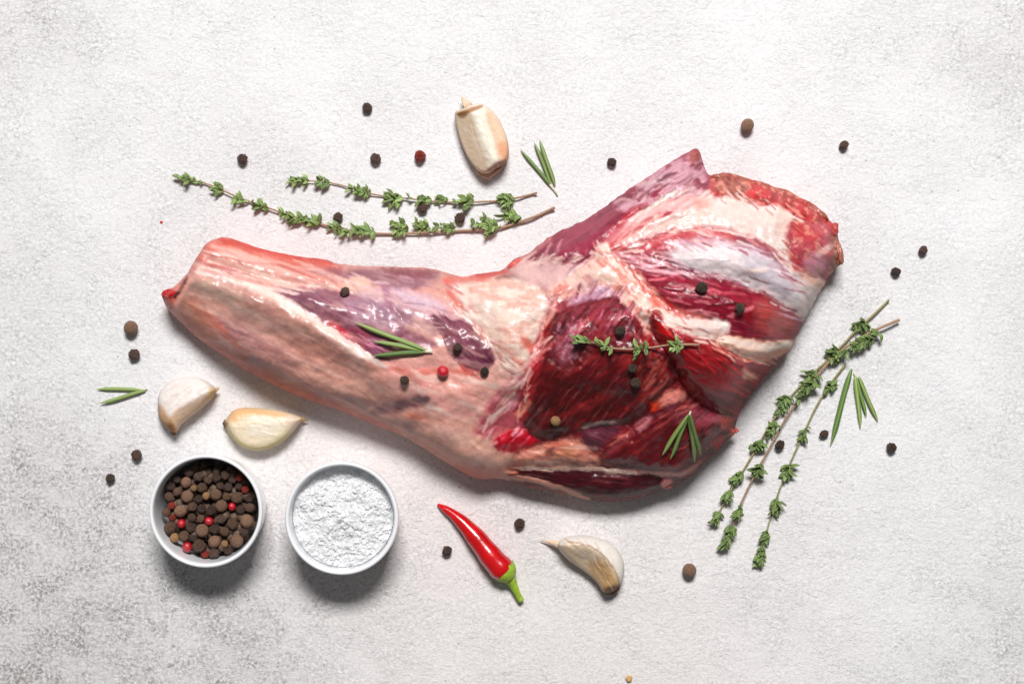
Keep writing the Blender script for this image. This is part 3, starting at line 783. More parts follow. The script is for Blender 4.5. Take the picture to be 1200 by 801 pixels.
cv.streaks([(205,360),(225,330),(300,352),(400,402),(470,450),(440,490),(340,452),(262,410)], shank_dir, 30, 80, 1.6, [(236,204,190),(166,116,112),(214,150,132)], .3, 0, .04, .8)
cv.streaks([(330,340),(400,350),(436,370),(405,374),(350,358)], 20, 24, 40, 2, [(166,124,138),(122,76,94),(186,150,162)], .35, .05, .06, .8)
cv.streaks([(385,378),(440,394),(460,412),(435,420)], 28, 18, 36, 2, [(190,110,140),(120,60,96),(220,150,160)], .5, .2, .08, .8)
cv.streaks([(400,318),(500,318),(540,370),(500,390),(410,372)], 18, 40, 34, 2, [(214,190,198),(160,120,136),(228,204,200)], .35, .05, .15, .8)
cv.streaks([(505,370),(550,376),(580,415),(557,440)], 42, 22, 34, 1.8, [(146,92,108),(100,50,66),(166,118,130)], .35, .05, .08, .8)
# overall grain
ALL = [(180,165),(1000,165),(1000,600),(180,600)]
_w = sstep(600, 520, cv.X)[..., None] if False else (1 - sstep(500, 600, cv.X))[..., None]
cv.C *= 1 + _w * (np.array([1.07, 1.01, 1.035]) - 1)
cv.mottle(G['shank_all'], (240,206,190), 7, .60, .08, .2, 8, 51, 4, 22)
cv.mottle(G['shank_all'], (176,110,112), 8, .60, .08, .12, 8, 52, 4, 24)
cv.fibre(G['shank_all'], 24, .035, 70, 6, .25, 8, 53)
big_n = fbm(cv.X / 26, cv.Y / 26, 91, 3) - 0.5
fine_n = fbm(cv.X / 5, cv.Y / 5, 92, 3) - 0.5
vfine = fbm(cv.X / 2.2, cv.Y / 2.2, 93, 2) - 0.5
cv.C *= (1 + 0.16 * fine_n + 0.14 * vfine)[..., None]
cv.C *= np.array([1.0, .945, .945])
def blur(F, r):
    for ax in (0, 1):
        for _ in range(2):
            pad = [(0, 0)] * 3; pad[ax] = (r + 1, r); c_ = np.cumsum(np.pad(F, pad, 'edge'), ax)
            n_ = F.shape[ax]; F = (np.take(c_, range(2 * r + 1, 2 * r + 1 + n_), ax) - np.take(c_, range(0, n_), ax)) / (2 * r + 1)
    return F
_L = np.log(np.clip((cv.C * [.25, .65, .1]).sum(2, keepdims=True), .006, 1))
cv.C *= np.exp(np.clip(.24 * (_L - blur(_L, 8)) + .35 * (_L - blur(_L, 2)), -.5, .28))
lum = (cv.C * [.25, .65, .1]).sum(2, keepdims=True)
cv.C = np.clip(lum + (cv.C - lum) * 1.14, 0.004, 0.92)

Broad = np.zeros(cv.X.shape)
def bulge(pts, wd, h):
    p = chaikin(pts, 2, False); d = np.full(cv.X.shape, 1e9)
    for i in range(len(p) - 1): d = np.minimum(d, seg_dist(cv.X, cv.Y, p[i], p[i + 1])[0])
    Broad[:] += h * np.exp(-(d / (wd * .5)) ** 2)
bulge([(228,328),(300,350),(360,378),(430,424)], 22, 7)
bulge([(250,392),(330,440),(420,478)], 30, 5)
bulge([(255,360),(320,395),(400,430)], 26, -4)
bulge([(330,345),(390,358),(430,372)], 20, 4)
bulge([(250,296),(320,314),(390,326)], 14, 4)
bulge([(244,306),(310,328),(380,338)], 10, -4)
bulge([(410,340),(470,360),(510,375)], 24, 5)
bulge([(560,345),(600,360),(590,400)], 50, 8)
bulge([(515,515),(560,535)], 40, 8)
bulge([(470,440),(520,465),(560,460)], 40, 4)
bulge([(600,470),(585,495)], 24, -5)
bulge([(660,290),(720,250),(790,210)], 30, 6)
bulge([(715,290),(770,255),(830,240)], 12, 4)
bulge([(810,300),(870,310),(920,335)], 34, 9)
bulge([(760,330),(830,345),(900,370)], 30, 5)
bulge([(800,400),(840,440),(860,460)], 44, 10)
bulge([(670,380),(720,375)], 40, 5)
bulge([(660,460),(720,470)], 50, -8)
bulge([(770,500),(820,505)], 40, 6)
# recesses between the muscles (relief only)
def groove(pts, wd, depth): cv.stroke(pts, None, wd, wd * 0.8, 1, 2, 1, -depth, taper=True)
groove([(640,368),(630,400),(620,440),(610,485),(620,512)], 12, 7)
groove([(752,372),(772,402),(790,428),(800,450)], 12, 9)
groove([(796,440),(812,466),(836,480),(866,486)], 12, 11)
groove([(690,502),(730,503),(755,492),(768,468)], 10, 6)
groove([(594,550),(650,552),(720,555),(775,560)], 14, 9)
groove([(590,325),(625,320),(660,312),(700,304)], 8, 4)
groove([(520,350),(540,372),(570,392),(583,420)], 8, 3)
groove([(320,338),(360,365),(400,388),(440,425)], 10, 3)
groove([(385,472),(440,482),(495,472)], 12, 5)
groove([(222,322),(208,346),(202,358)], 6, 5)
groove([(766,348),(800,368),(850,380)], 6, 4)

Ztop = Zbase + (cv.D * 0.6 + big_n * 7 + fine_n * 0.9 + vfine * 0.35 + Broad) * sstep(0, 14, od)
Ztop = np.maximum(Ztop, ZM * 0.6)

lamb = empty('lamb_leg', P(600, 420, 0))
tag(lamb, 'raw bone-in leg of lamb with pale fat and dark red muscle lying on the tabletop', 'meat')
GAIN = 0.80
parts = []
def lamb_part(name, me, mat, label=None):
    o = link(name, me, mat); child(o, lamb); parts.append(o)
    if label: o['label'] = label
    return o
lamb_part('shank', body_mesh('shank', OUTLINE, cv, Ztop, ZM, 1.4, 24, GAIN, 23), M_fat, 'pale shank and body of the leg under thin fat and membrane')
def sheet(name, key, mat, lift, rad, label, amp=4, fine=1.5, soft=True, ang=20):
    lamb_part(name, sheet_mesh(name, G[key], od, cv, Ztop, lift, rad, 1.4, amp, fine, GAIN, soft=soft, ang=ang), mat, label)
sheet('muscle', 'calf', M_silver, 3, 16, 'slim purple calf muscle along the shank', 4)
sheet('muscle', 'oval', M_silver, 5, 24, 'plum purple oval muscle beside the knee fat', 3, ang=38)
sheet('fat_cap', 'knee_fat', M_fat, 3, 26, 'cream white fat over the knee', 5, ang=8)
sheet('muscle', 'flap', M_meat, 3, 16, 'purplish red flap ending in a raised point', 2, 1, ang=-34)
sheet('muscle', 'central', M_meat, 3.5, 14, 'dark red glossy cut muscle in the middle of the thigh', 3, ang=-52)
sheet('muscle', 'upper_right', M_meat, 3, 18, 'crimson muscle under the silverskin', 3, ang=12)
sheet('muscle', 'lower_right', M_meat, 9, 24, 'bright red rolled muscle below the fat strip', 3, 1.5, False, ang=32)
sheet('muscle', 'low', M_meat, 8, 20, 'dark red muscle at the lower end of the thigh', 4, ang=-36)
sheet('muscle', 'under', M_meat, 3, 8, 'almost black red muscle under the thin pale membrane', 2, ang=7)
sheet('fat_cap', 'fat_band', M_fat, 4, 18, 'broad cream fat band round the rump', 4, ang=18)
sheet('muscle', 'right_red', M_meat, 3, 14, 'coral red muscle face at the rump end', 4, ang=40)
sheet('rump_rim', 'rim', M_meat, 5, 12, 'ragged red and brown trimmed edge', 3, 2, ang=25)
sheet('silverskin', 'silver', M_silver, 6, 26, 'shiny white and lilac silverskin', 3, ang=22)
sheet('fat_seam', 'mid_fat', M_fat, 4, 12, 'pink and cream fat seam between the muscles', 4, ang=48)
sheet('fat_seam', 'fat1', M_fat, 5, 11, 'short pink fat strip', 3)
sheet('fat_seam', 'fat2', M_fat, 7, 14, 'long pink fat strip reaching the edge', 3)
sheet('tendon', 'tendon', M_fat, 4, 12, 'ragged pink tendon near the lower edge', 4)
sheet('membrane', 'memb', M_meat, 2, 14, 'small bluish purple membrane fold', 3)
sheet('cut_joint', 'glisten', M_meat, 3.5, 12, 'wet bright red cut spot', 3, ang=-50)

def lump(name, px, py, z, rx, ry, rz, rot, mat, col, seed):
    bm = bmesh.new(); bmesh.ops.create_icosphere(bm, subdivisions=4, radius=1.0)
    from mathutils import noise as mn
    c = P(px, py, z)
    for v in bm.verts:
        k = 1 + .22 * mn.fractal(v.co * 1.8 + Vector((seed, 0, 0)), 1, 2, 4)
        q = Vector((v.co.x * rx, v.co.y * ry, v.co.z * rz)) * k
        q.rotate(Euler((0, 0, rot))); v.co = c + q * S
    me = bpy.data.meshes.new(name); bm.to_mesh(me); bm.free()
    me.polygons.foreach_set('use_smooth', [True] * len(me.polygons))
    a = me.color_attributes.new('Col', 'FLOAT_COLOR', 'POINT'); cc = np.ones((len(me.vertices), 4), np.float32); cc[:, :3] = lin(col) * .85
    nz = np.array([mn.fractal(v.co / S * .35, 1, 2, 3) for v in me.vertices]); cc[:, :3] *= (1 + .35 * nz)[:, None]
    a.data.foreach_set('color', np.clip(cc, 0, 1).ravel())
    return lamb_part(name, me, mat)
lump('shank_bone', 197, 345, 34, 7, 6, 12, .4, M_meat, (196,16,34), 1)
lump('shank_bone', 204, 357, 34, 9, 6, 14, -.9, M_fat, (226,150,128), 4)
lump('meat_scrap', 862, 504, 22, 3.4, 3, 3, 0, M_meat, (222,98,92), 2)
lump('meat_scrap', 604, 310, 44, 9, 5, 6, .5, M_meat, (222,96,90), 5)
for k_, (x_, y_, a_, b_, rt_) in enumerate(((845,206,11,4,-.1),(882,215,9,5,-.5),(914,226,13,5,-.3),(943,238,9,5,-.7),(960,249,12,5,-.6),(977,268,5,9,-.2),(983,296,5,13,.1))):
    lump('meat_scrap', x_, y_ + 2, 38, a_, b_, 7, rt_, M_meat, ((168,96,78),(190,80,74),(176,104,88),(184,72,68))[k_ % 4], 10 + k_)
lump('meat_scrap', 783, 567, 28, 6, 5, 5, .5, M_fat, (228,130,124), 6)
bpy.context.view_layer.update()
bvh_v, bvh_f, off = [], [], 0
for o in parts:
    me = o.data; n = len(me.vertices); co = np.empty(n * 3); me.vertices.foreach_get('co', co)
    bvh_v += [tuple(v) for v in co.reshape(-1, 3)]
    bvh_f += [tuple(i + off for i in p.vertices) for p in me.polygons]; off += n
BVH = BVHTree.FromPolygons(bvh_v, bvh_f)
def surf(px, py):
    """height of whatever lies under the layout point (meat or table), layout units"""
    c = Vector((0, 0, HC * S)); d = (P(px, py, 0) - c).normalized()
    h = BVH.ray_cast(c, d)
    return h[0].z / S if h[0] else 0.0

# ------------------------------------------------------------------ garlic
def clove(name_label, outline, hmax, ridge, paint, slope=0.9, zm=10, rad=16, k=10.0):
    o = np.asarray(outline, float); lo = o.min(0) - 12; hi = o.max(0) + 12
    c = Canvas(lo[0], lo[1], hi[0], hi[1], (236,222,206), 0.5, int(lo[0]))
    ol = chaikin(o, 2); d = sdf(ol, c.X, c.Y)
    t = np.clip(d / rad, 0, 1); e = np.sqrt(1 - (1 - t) ** 2)
    rd = np.full(c.X.shape, 1e9)
    rp = chaikin(ridge, 2, False)
    for i in range(len(rp) - 1): rd = np.minimum(rd, seg_dist(c.X, c.Y, rp[i], rp[i + 1])[0])
    rz = hmax - slope * np.sqrt(rd * rd + 6)
    zi = zm + (hmax - zm) * e
    h_ = np.clip(0.5 + 0.5 * (zi - rz) / k, 0, 1)
    Z = zi * (1 - h_) + rz * h_ - k * h_ * (1 - h_)
    Z = np.maximum(Z, zm * np.clip(d / 2, 0, 1))
    paint(c)
    Z = Z + c.D + (fbm(c.X / 5, c.Y / 5, 5, 3) - .5) * 1.2 * np.clip(d / 6, 0, 1)
    c.C *= (1 + 0.08 * (fbm(c.X / 3, c.Y / 3, 8, 3) - .5))[..., None]
    root = empty('garlic_clove', P(o[:, 0].mean(), o[:, 1].mean(), 0))
    tag(root, name_label, 'garlic', 'garlic cloves')
    child(link('skin', body_mesh('clove_skin', ol, c, Z, zm, 0.9, 9, 0.86), M_garlic), root)
    return root

def tube(name, pts, radii, mat, parent=None, seg=8, col=None, caps=True, flat=1.0):
    """tube through world points (metres) with radii in layout units"""
    pts = [Vector(p) for p in pts]; v = []; f = []; cs = []
    n = len(pts)
    for i, p in enumerate(pts):
        t = (pts[min(i + 1, n - 1)] - pts[max(i - 1, 0)]).normalized()
        a = t.cross(Vector((0, 0, 1))); a = a.normalized() if a.length > 1e-6 else Vector((1, 0, 0)); b = a.cross(t).normalized()
        for k in range(seg):
            w = 2 * math.pi * k / seg
            v.append(p + (a * math.cos(w) + b * math.sin(w) * flat) * radii[i] * S)
            if col is not None: cs.append(col[i])
    for i in range(n - 1):
        for k in range(seg):
            k2 = (k + 1) % seg
            f.append((i * seg + k, i * seg + k2, (i + 1) * seg + k2, (i + 1) * seg + k))
    if caps:
        f.append(tuple(range(seg))[::-1]); f.append(tuple((n - 1) * seg + k for k in range(seg)))
    me = mesh_from(name, v, f, np.array(cs) if col is not None else None); recalc(me)
    o = link(name, me, mat)
    if parent: child(o, parent)
    return o

def simple_mat(name, col, rough=0.6, var=0.25, scale=800, bstr=0.3, spec=0.4, sss=0, randv=0.0, col2=None, coat=0):
    m, nt, b = new_mat(name)
    tc = N(nt, 'ShaderNodeTexCoord'); n = noise(nt, tc.outputs['Object'], scale, 4, 0.6)
    c = np.asarray(lin(col)); c2 = lin(col2) if col2 is not None else c * (1 - var)
    r = ramp(nt, n.outputs[0], [(0.3, tuple(c2)), (0.7, tuple(np.clip(c * (1 + var * .5), 0, .95)))])
    out = r.outputs[0]
    if randv:
        oi = N(nt, 'ShaderNodeObjectInfo')
        rr = ramp(nt, oi.outputs['Random'], [(0, g(1 - randv)), (1, g(1 + randv))])
        out = mix(nt, 1.0, out, rr.outputs[0], 'MULTIPLY')
    nt.links.new(out, b.inputs['Base Color'])
    b.inputs['Roughness'].default_value = rough; b.inputs['Specular IOR Level'].default_value = spec
    if sss:
        b.inputs['Subsurface Weight'].default_value = sss; b.inputs['Subsurface Scale'].default_value = 0.002
    if coat: b.inputs['Coat Weight'].default_value = coat; b.inputs['Coat Roughness'].default_value = 0.12
    if bstr: bump(nt, b, n.outputs[0], bstr, 0.0005)
    return m
M_root = simple_mat('garlic_root', (112,78,52), 0.85, .4, 1200, .6)
M_paper = simple_mat('papery_husk', (222,196,168), 0.6, .2, 700, .3, sss=0.2)
M_tip = simple_mat('dry_garlic_tip', (196,160,104), 0.7, .3, 900, .4)

def p1(c):
    c.fill([(530,130),(550,122),(556,140),(562,170),(575,205),(558,200),(540,165)], (224,202,174), 2.5, 1, 1, .4)
    c.fill([(551,128),(568,122),(574,150),(590,186),(576,196),(566,176),(556,145)], (250,240,222), 3, 1, 1, .4)  # highlight band along the ridge, painted into the skin colour
    c.fill([(567,126),(580,132),(598,165),(597,190),(588,188),(578,160)], (240,208,176), 3, 1, 1, .4)
    c.fill([(580,168),(598,165),(597,192),(586,188)], (230,160,118), 6, .8, 1, .4)
    c.stroke([(538,134),(548,130),(566,124)], (168,112,62), 4, 2, .9, 1, .6)
    c.fill([(533,132),(547,128),(550,134),(541,140)], (120,80,38), 2, .8, 1, .6)
    c.fill([(570,202),(572,196),(590,186),(597,190),(586,198)], (150,104,70), 2.5, .8, 1, .6)
    c.streaks([(534,135),(595,140),(595,190),(560,198)], 68, 40, 22, 1.0, [(250,240,224),(196,160,126),(226,190,156)], .28, .1, .05)
r1 = clove('unpeeled garlic clove standing alone above the thyme with a faceted peach-tinted skin',
      [(531.5,131),(541,128),(549,123),(560,121),(568,122),(579,131),(588,145),(595,163),(597,180),(594,191),(583,197),(571,205),(560,201),(548,185),(540,167),(535,149)],
      40, [(556,127),(564,150),(575,178),(584,196)], p1, 0.8, 11, 15, 5.0)
tube('papery_tip', [P(549,126,16), P(546,121,18), P(543,117,13), P(541,114,10)], [6, 4.6, 2.4, .5], M_paper, r1, 8, flat=.12)
tube('root_end', [P(590,189,12), P(583,195,11), P(573,201,10)], [2.5, 3.6, 2.4], M_root, r1, 10, flat=.7)
tube('papery_husk', [P(558,201,8), P(565,205,9), P(572,207,9), P(580,201,9), P(588,196,10)], [1, 2.6, 3.2, 2.4, .8], M_paper, r1, 6, flat=.4)

def p2(c):
    c.fill([(180,435),(262,435),(262,460),(180,500)], (240,230,224), 3, 1)
    c.fill([(196,492),(205,480),(225,470),(250,458),(258,458),(240,478),(214,498),(206,512),(196,504)], (214,180,148), 3, .95, 1, .4)
    c.fill([(185,470),(196,484),(204,500),(206,511),(192,502),(184,490)], (206,152,98), 4, .85, 1, .5)
    c.fill([(196,495),(206,497),(207,511),(198,505)], (158,104,52), 2.5, .9, 1, .5)
    c.fill([(245,452),(257,454),(252,466),(244,466)], (212,176,110), 3, .8)
    c.streaks([(188,450),(245,446),(240,470),(196,495)], -38, 34, 22, .9, [(250,246,244),(206,176,158),(222,190,176)], .28, .1, .12)
r2 = clove('white plump garlic clove left of the cut clove with golden root end pointing down',
      [(184.5,472),(186,460),(197,447),(215,441),(235,442),(247,449),(255,456),(250,465),(240,475),(225,487),(212,497),(206,509),(197,503),(186,492)],
      38, [(252,457),(236,464),(215,472),(202,486),(198,500)], p2, 0.7, 11, 18)
tube('root_end', [P(203,498,10), P(203,504,9), P(204,509,7)], [4.5, 4.2, 2.2], M_root, r2, 10, flat=.7)
tube('tip', [P(250,458,12), P(254,456,12), P(257,454,11)], [3.2, 2, .6], M_tip, r2, 8, flat=.8)

def p3(c):
    c.fill([(255,470),(365,470),(365,535),(255,535)], (230,214,176), 2, 1)
    c.fill([(268,494),(277,480),(302,481),(330,484),(346,488),(338,502),(322,514),(305,521),(286,517),(272,506)], (246,228,198), 3, 1, 1, .4)
    c.fill([(266,490),(277,477),(302,478),(345,487),(320,489),(290,487),(272,496)], (236,178,120), 4, .85, 1, .4)
    c.fill([(285,490),(325,490),(325,505),(295,510)], (250,242,226), 6, .8, 1, .4)
    c.fill([(334,487),(352,488),(350,498),(336,506)], (232,206,186), 4, .8, 1, .4)
    c.stroke([(264,497),(272,512),(286,523),(305,527),(324,520),(340,508)], (212,194,134), 4, 2, .7, 1, .4)
    c.fill([(262,494),(267,494),(266,502),(262,500)], (150,108,60), 2, .8)
    c.streaks([(272,490),(340,490),(320,512),(285,512)], 8, 26, 30, .9, [(252,244,228),(226,196,150)], .4, .15, .05)
r3 = clove('garlic clove with a flat cream face and yellow rim, nearest the lower edge of shank',
      [(262,496),(267,487),(277,477),(302,477.5),(327,480),(348,486),(356,490),(350,497),(340,510),(325,522),(305,529),(285,525),(270,512)],
      34, [(270,494),(300,499),(340,494)], p3, 0.32, 11, 11)
tube('tip', [P(350,491,10), P(355,491,9), P(358,492,8), P(361,493,6)], [4, 2.6, 1.2, .4], M_tip, r3, 8, flat=.8)
tube('root_end', [P(265,492,9), P(263,496,9), P(265,501,8)], [2.0, 2.6, 1.6], M_root, r3, 8, flat=.8)

def p4(c):
    c.fill([(640,615),(740,615),(740,705),(640,705)], (236,228,218), 3, 1)
    c.fill([(655,637),(675,634),(700,645),(720,668),(727,690),(706,695),(700,682),(688,670),(667,656)], (220,196,166), 3, 1, 1, .4)
    c.fill([(690,655),(708,655),(722,675),(727,690),(706,694),(700,680),(690,668)], (196,152,98), 6, .9, 1, .5)
    c.fill([(672,642),(690,644),(706,655),(690,658),(676,652)], (200,180,160), 5, .7, 1, .5)
    c.stroke([(665,634),(690,638),(708,650),(722,670),(726,686)], (160,122,82), 1.6, 1.5, .8, 1, .4)
    c.fill([(704,688),(728,684),(728,692),(714,698)], (110,72,40), 2, .9, 1, .5)
    c.streaks([(658,638),(700,634),(726,660),(724,688),(704,690),(690,668)], lambda x, y: 20 + (x - 655) * .8, 46, 24, .9, [(246,238,226),(180,140,96),(216,190,160),(160,116,70)], .38, .15, .08)
r4 = clove('tan and white garlic clove at the lower middle, right of the red chili',
      [(652,637),(657,632),(664,628),(678,626),(692,627),(712,633),(724,643),(731,656),(732,670),(728,687),(715,696),(706,693),(700,682),(688,671),(667,657),(656,646)],
      38, [(658,637),(685,636),(708,650),(722,670),(723,688)], p4, 0.75, 11, 17)
tube('tip', [P(656,638,12), P(649,636,10), P(641,634,6), P(633,633,3)], [5.5, 3.2, 1.4, .4], M_paper, r4, 8, flat=.7)
tube('root_end', [P(725,687,12), P(718,692,12), P(709,693,11)], [3, 4.4, 3], M_root, r4, 10, flat=.7)

# ------------------------------------------------------------------ ramekins
def porcelain():
    m, nt, b = new_mat('white_porcelain')
    tc = N(nt, 'ShaderNodeTexCoord'); n = noise(nt, tc.outputs['Object'], 60, 3)
    r = ramp(nt, n.outputs[0], [(.3, (.79, .80, .82)), (.7, (.83, .835, .85))])
    nt.links.new(r.outputs[0], b.inputs['Base Color'])
    b.inputs['Roughness'].default_value = 0.16; b.inputs['Specular IOR Level'].default_value = 0.5
    b.inputs['Coat Weight'].default_value = 0.3; b.inputs['Coat Roughness'].default_value = 0.05
    return m
M_porc = porcelain()
RAM_PROF = [(0, 3), (48, 3), (51, 0.4), (54, 0.4), (57, 3), (60.5, 12), (62.5, 40), (63.6, 60), (64.4, 66), (64.2, 69), (62.6, 70.6), (60.6, 70.2), (59.4, 68), (58.6, 62),
            (57.4, 40), (55.5, 18), (51, 11), (44, 9), (0, 9)]
def ramekin(cx, cy, label):
    prof = chaikin(RAM_PROF, 2, False); seg = 96; v = []; f = []
    for r, z in prof:
        for k in range(seg):
            w = 2 * math.pi * k / seg; v.append((max(r, .01) * S * math.cos(w), max(r, .01) * S * math.sin(w), z * S))
    n = len(prof)
    for i in range(n - 1):
        for k in range(seg):
            k2 = (k + 1) % seg; f.append((i * seg + k, i * seg + k2, (i + 1) * seg + k2, (i + 1) * seg + k))
    me = mesh_from('ramekin', v, f); recalc(me)
    o = link('ramekin', me, M_porc); c = P(cx, cy, 70); o.location = (c.x, c.y, 0)
    tag(o, label, 'bowl', 'white ramekins')
    return o
ram_p = ramekin(241, 598.5, 'white porcelain ramekin filled with mixed peppercorns')
ram_s = ramekin(400.3, 607, 'white porcelain ramekin filled with coarse white salt')

# ------------------------------------------------------------------ peppercorns
def berry_mat(name, c1, c2, rough, bscale, bstr, randv=0.3, spec=0.4, coat=0.0, fleck=None):
    m, nt, b = new_mat(name)
    tc = N(nt, 'ShaderNodeTexCoord'); n = noise(nt, tc.outputs['Object'], bscale, 5, 0.65)
    r = ramp(nt, n.outputs[0], [(.34, tuple(lin(c2))), (.66, tuple(lin(c1)))])
    oi = N(nt, 'ShaderNodeObjectInfo'); rr = ramp(nt, oi.outputs['Random'], [(0, g(1 - randv)), (1, g(1 + randv))])
    out = mix(nt, 1.0, r.outputs[0], rr.outputs[0], 'MULTIPLY')
    nt.links.new(out, b.inputs['Base Color'])
    b.inputs['Roughness'].default_value = rough; b.inputs['Specular IOR Level'].default_value = spec
    b.inputs['Coat Weight'].default_value = coat; b.inputs['Coat Roughness'].default_value = .15
    bump(nt, b, n.outputs[0], bstr, 0.12)
    return m
M_berry = {
 'black': berry_mat('black_pepper', (150,120,106), (82,64,56), .45, 5, .8),
 'allspice': berry_mat('brown_allspice', (150,114,90), (98,72,58), .42, 6, .45, .25),
 'brown': berry_mat('brown_pepper', (130,100,80), (72,54,44), .42, 5, .6, .3),
 'tan': berry_mat('tan_pepper', (176,136,92), (112,80,54), .6, 4, .5, .2),
 'red': berry_mat('red_pepper', (206,26,44), (150,10,26), .3, 4, .25, .15, .5, .5),
 'rust': berry_mat('rusty_red_pepper', (186,72,56), (112,30,26), .5, 3, .6, .15),
 'green': berry_mat('olive_black_pepper', (106,92,74), (54,46,36), .5, 4, .7),
}
def berry_mesh(seed, wrinkle, kind):
    bm = bmesh.new(); bmesh.ops.create_icosphere(bm, subdivisions=4 if wrinkle > .05 else 3, radius=1.0)
    r = random.Random(seed); dirs = [Vector((r.gauss(0, 1), r.gauss(0, 1), r.gauss(0, 1))).normalized() for _ in range(26)]
    from mathutils import noise as mn
    off = Vector((seed * 3.1, seed * 1.7, 0))
    for v in bm.verts:
        d = v.co.normalized()
        h = mn.fractal(d * 2.2 + off, 1, 2, 4)
        rid = abs(mn.noise(d * 3.2 + off)) 
        k = 1 + wrinkle * (h * .7 + rid * 1.3 - .35)
        v.co = Vector((d.x * k, d.y * k * (1 - .06 * (seed % 3)), d.z * k * .97))
        if kind == 'allspice':
            q = d.dot(Vector((.3, -.2, .93)).normalized())
            if q > .955: v.co *= 1 - .10 * (q - .955) / .045 * 1
            elif q > .92: v.co *= 1.035
    me = bpy.data.meshes.new('berry'); bm.to_mesh(me); bm.free()
    me.polygons.foreach_set('use_smooth', [True] * len(me.polygons))
    me.materials.append(M_berry[kind])
    return me
B_MESH = {k: [berry_mesh(i + 1, w, k) for i in range(3)] for k, w in
          (('black', .24), ('allspice', .05), ('brown', .16), ('tan', .08), ('red', .035), ('rust', .18), ('green', .2))}
NAME = {'black': ('peppercorn', 'peppercorn'), 'green': ('peppercorn', 'peppercorn'), 'brown': ('peppercorn', 'peppercorn'), 'tan': ('peppercorn', 'peppercorn'),
        'red': ('red_peppercorn', 'peppercorn'), 'rust': ('red_peppercorn', 'peppercorn'), 'allspice': ('allspice_berry', 'allspice')}
def berry(kind, loc, r, label, group, sq=1.0):
    me = rnd.choice(B_MESH[kind])
    o = bpy.data.objects.new(NAME[kind][0], me); COL.objects.link(o)
    o.location = loc; o.scale = (r * S, r * S * sq, r * S * rnd.uniform(.94, 1.0))
    if kind == 'allspice': o.rotation_euler = (rnd.uniform(-.7, .7), rnd.uniform(-.7, .7), rnd.uniform(0, 6.3))
    else: o.rotation_euler = (rnd.uniform(0, 6.3), rnd.uniform(0, 6.3), rnd.uniform(0, 6.3))
    tag(o, label, NAME[kind][1], group)
    return o

GT, GM = 'loose peppercorns on the tabletop', 'peppercorns on the meat'
LOOSE = [
 (430,126,6.2,'black','black peppercorn nearest the top edge, left of the standing garlic clove'),
 (284,186,6.6,'black','black peppercorn alone above the left end of the long thyme sprig'),
 (440,186,6.6,'black','black peppercorn just left of the rusty red peppercorn above the thyme'),
 (492,183,7.2,'rust','rusty red peppercorn on the tabletop left of the top garlic clove'),
 (717,190,5.8,'black','black peppercorn between the top rosemary sprig and the pointed meat flap'),
 (876,147,9.0,'allspice','big brown allspice berry above the rump end of the meat'),
 (989,170,6.0,'black','small dark peppercorn nearest the top right corner'),
 (1082,293,5.8,'black','black peppercorn farthest to the right'),
 (1050,318,6.2,'black','black peppercorn right of the rump, just left of the rightmost one'),
 (396,254,6.2,'black','peppercorn touching the leaves of the long thyme sprig at its middle'),
 (539,255,6.6,'black','round black peppercorn between the two thyme sprigs near their cut ends'),
 (495,244,6.2,'black','black peppercorn half hidden under leaves between the two thyme sprigs'),
 (153,384,9.2,'allspice','brown allspice berry left of the cut shank end'),
 (157,415,7.0,'black','cracked black peppercorn just below the left allspice berry'),
 (160,533,6.8,'black','dark brown peppercorn above left of the pepper ramekin'),
 (129,560,5.8,'green','small olive black peppercorn farthest to the left beside the pepper ramekin'),
 (609,613,6.8,'black','black peppercorn between the chili and the lower edge of the meat'),
 (524,645,6.4,'black','black peppercorn left of the red chili'),
 (808,668,9.0,'allspice','dark brown allspice berry at the bottom right of the lower garlic clove'),
 (1045,524,6.4,'black','black peppercorn alone right of the rosemary needles'),
 (966,508,5.6,'black','black peppercorn beside the tip of the broad single rosemary needle'),
 (914,521,6.8,'black','black peppercorn tucked between the right-hand thyme sprigs'),
]
for px, py, r, kd, lab in LOOSE:
    p = P(px, py, r); p.z = r * S * .93
    berry(kd, p, r * .94, lab, GT, rnd.uniform(.9, 1))
ON_MEAT = [
 (404,342,6.2,'black','black peppercorn on the shank, nearest the cut end'),
 (536,407,5.6,'black','black peppercorn on the plum purple oval muscle'),
 (568,435,5.6,'green','olive peppercorn at the lower tip of the purple oval muscle'),
 (474,445,5.4,'black','small black peppercorn on pale fat left of the shiny red one'),
 (519,435,7.2,'red','shiny bright red peppercorn on the meat'),
 (822,337,7.2,'green','upper peppercorn just under the silverskin'),
 (867,361,6.8,'green','peppercorn on crimson muscle, right of the one under the silverskin'),
 (727,388,6.8,'green','peppercorn just above the thyme sprig on the meat'),
 (741,431,5.8,'black','dim peppercorn in the dark muscle below the thyme sprig'),
 (745,448,6.8,'black','lower of two dark peppercorns below the thyme sprig'),
 (651,493,6.4,'tan','peppercorn with tan top on the darkest muscle near the lower edge'),
]
for px, py, r, kd, lab in ON_MEAT:
    z = surf(px, py) + r * .75
    berry(kd, P(px, py, z), r * (1 - z / HC) * .97, lab, GM, rnd.uniform(.92, 1))

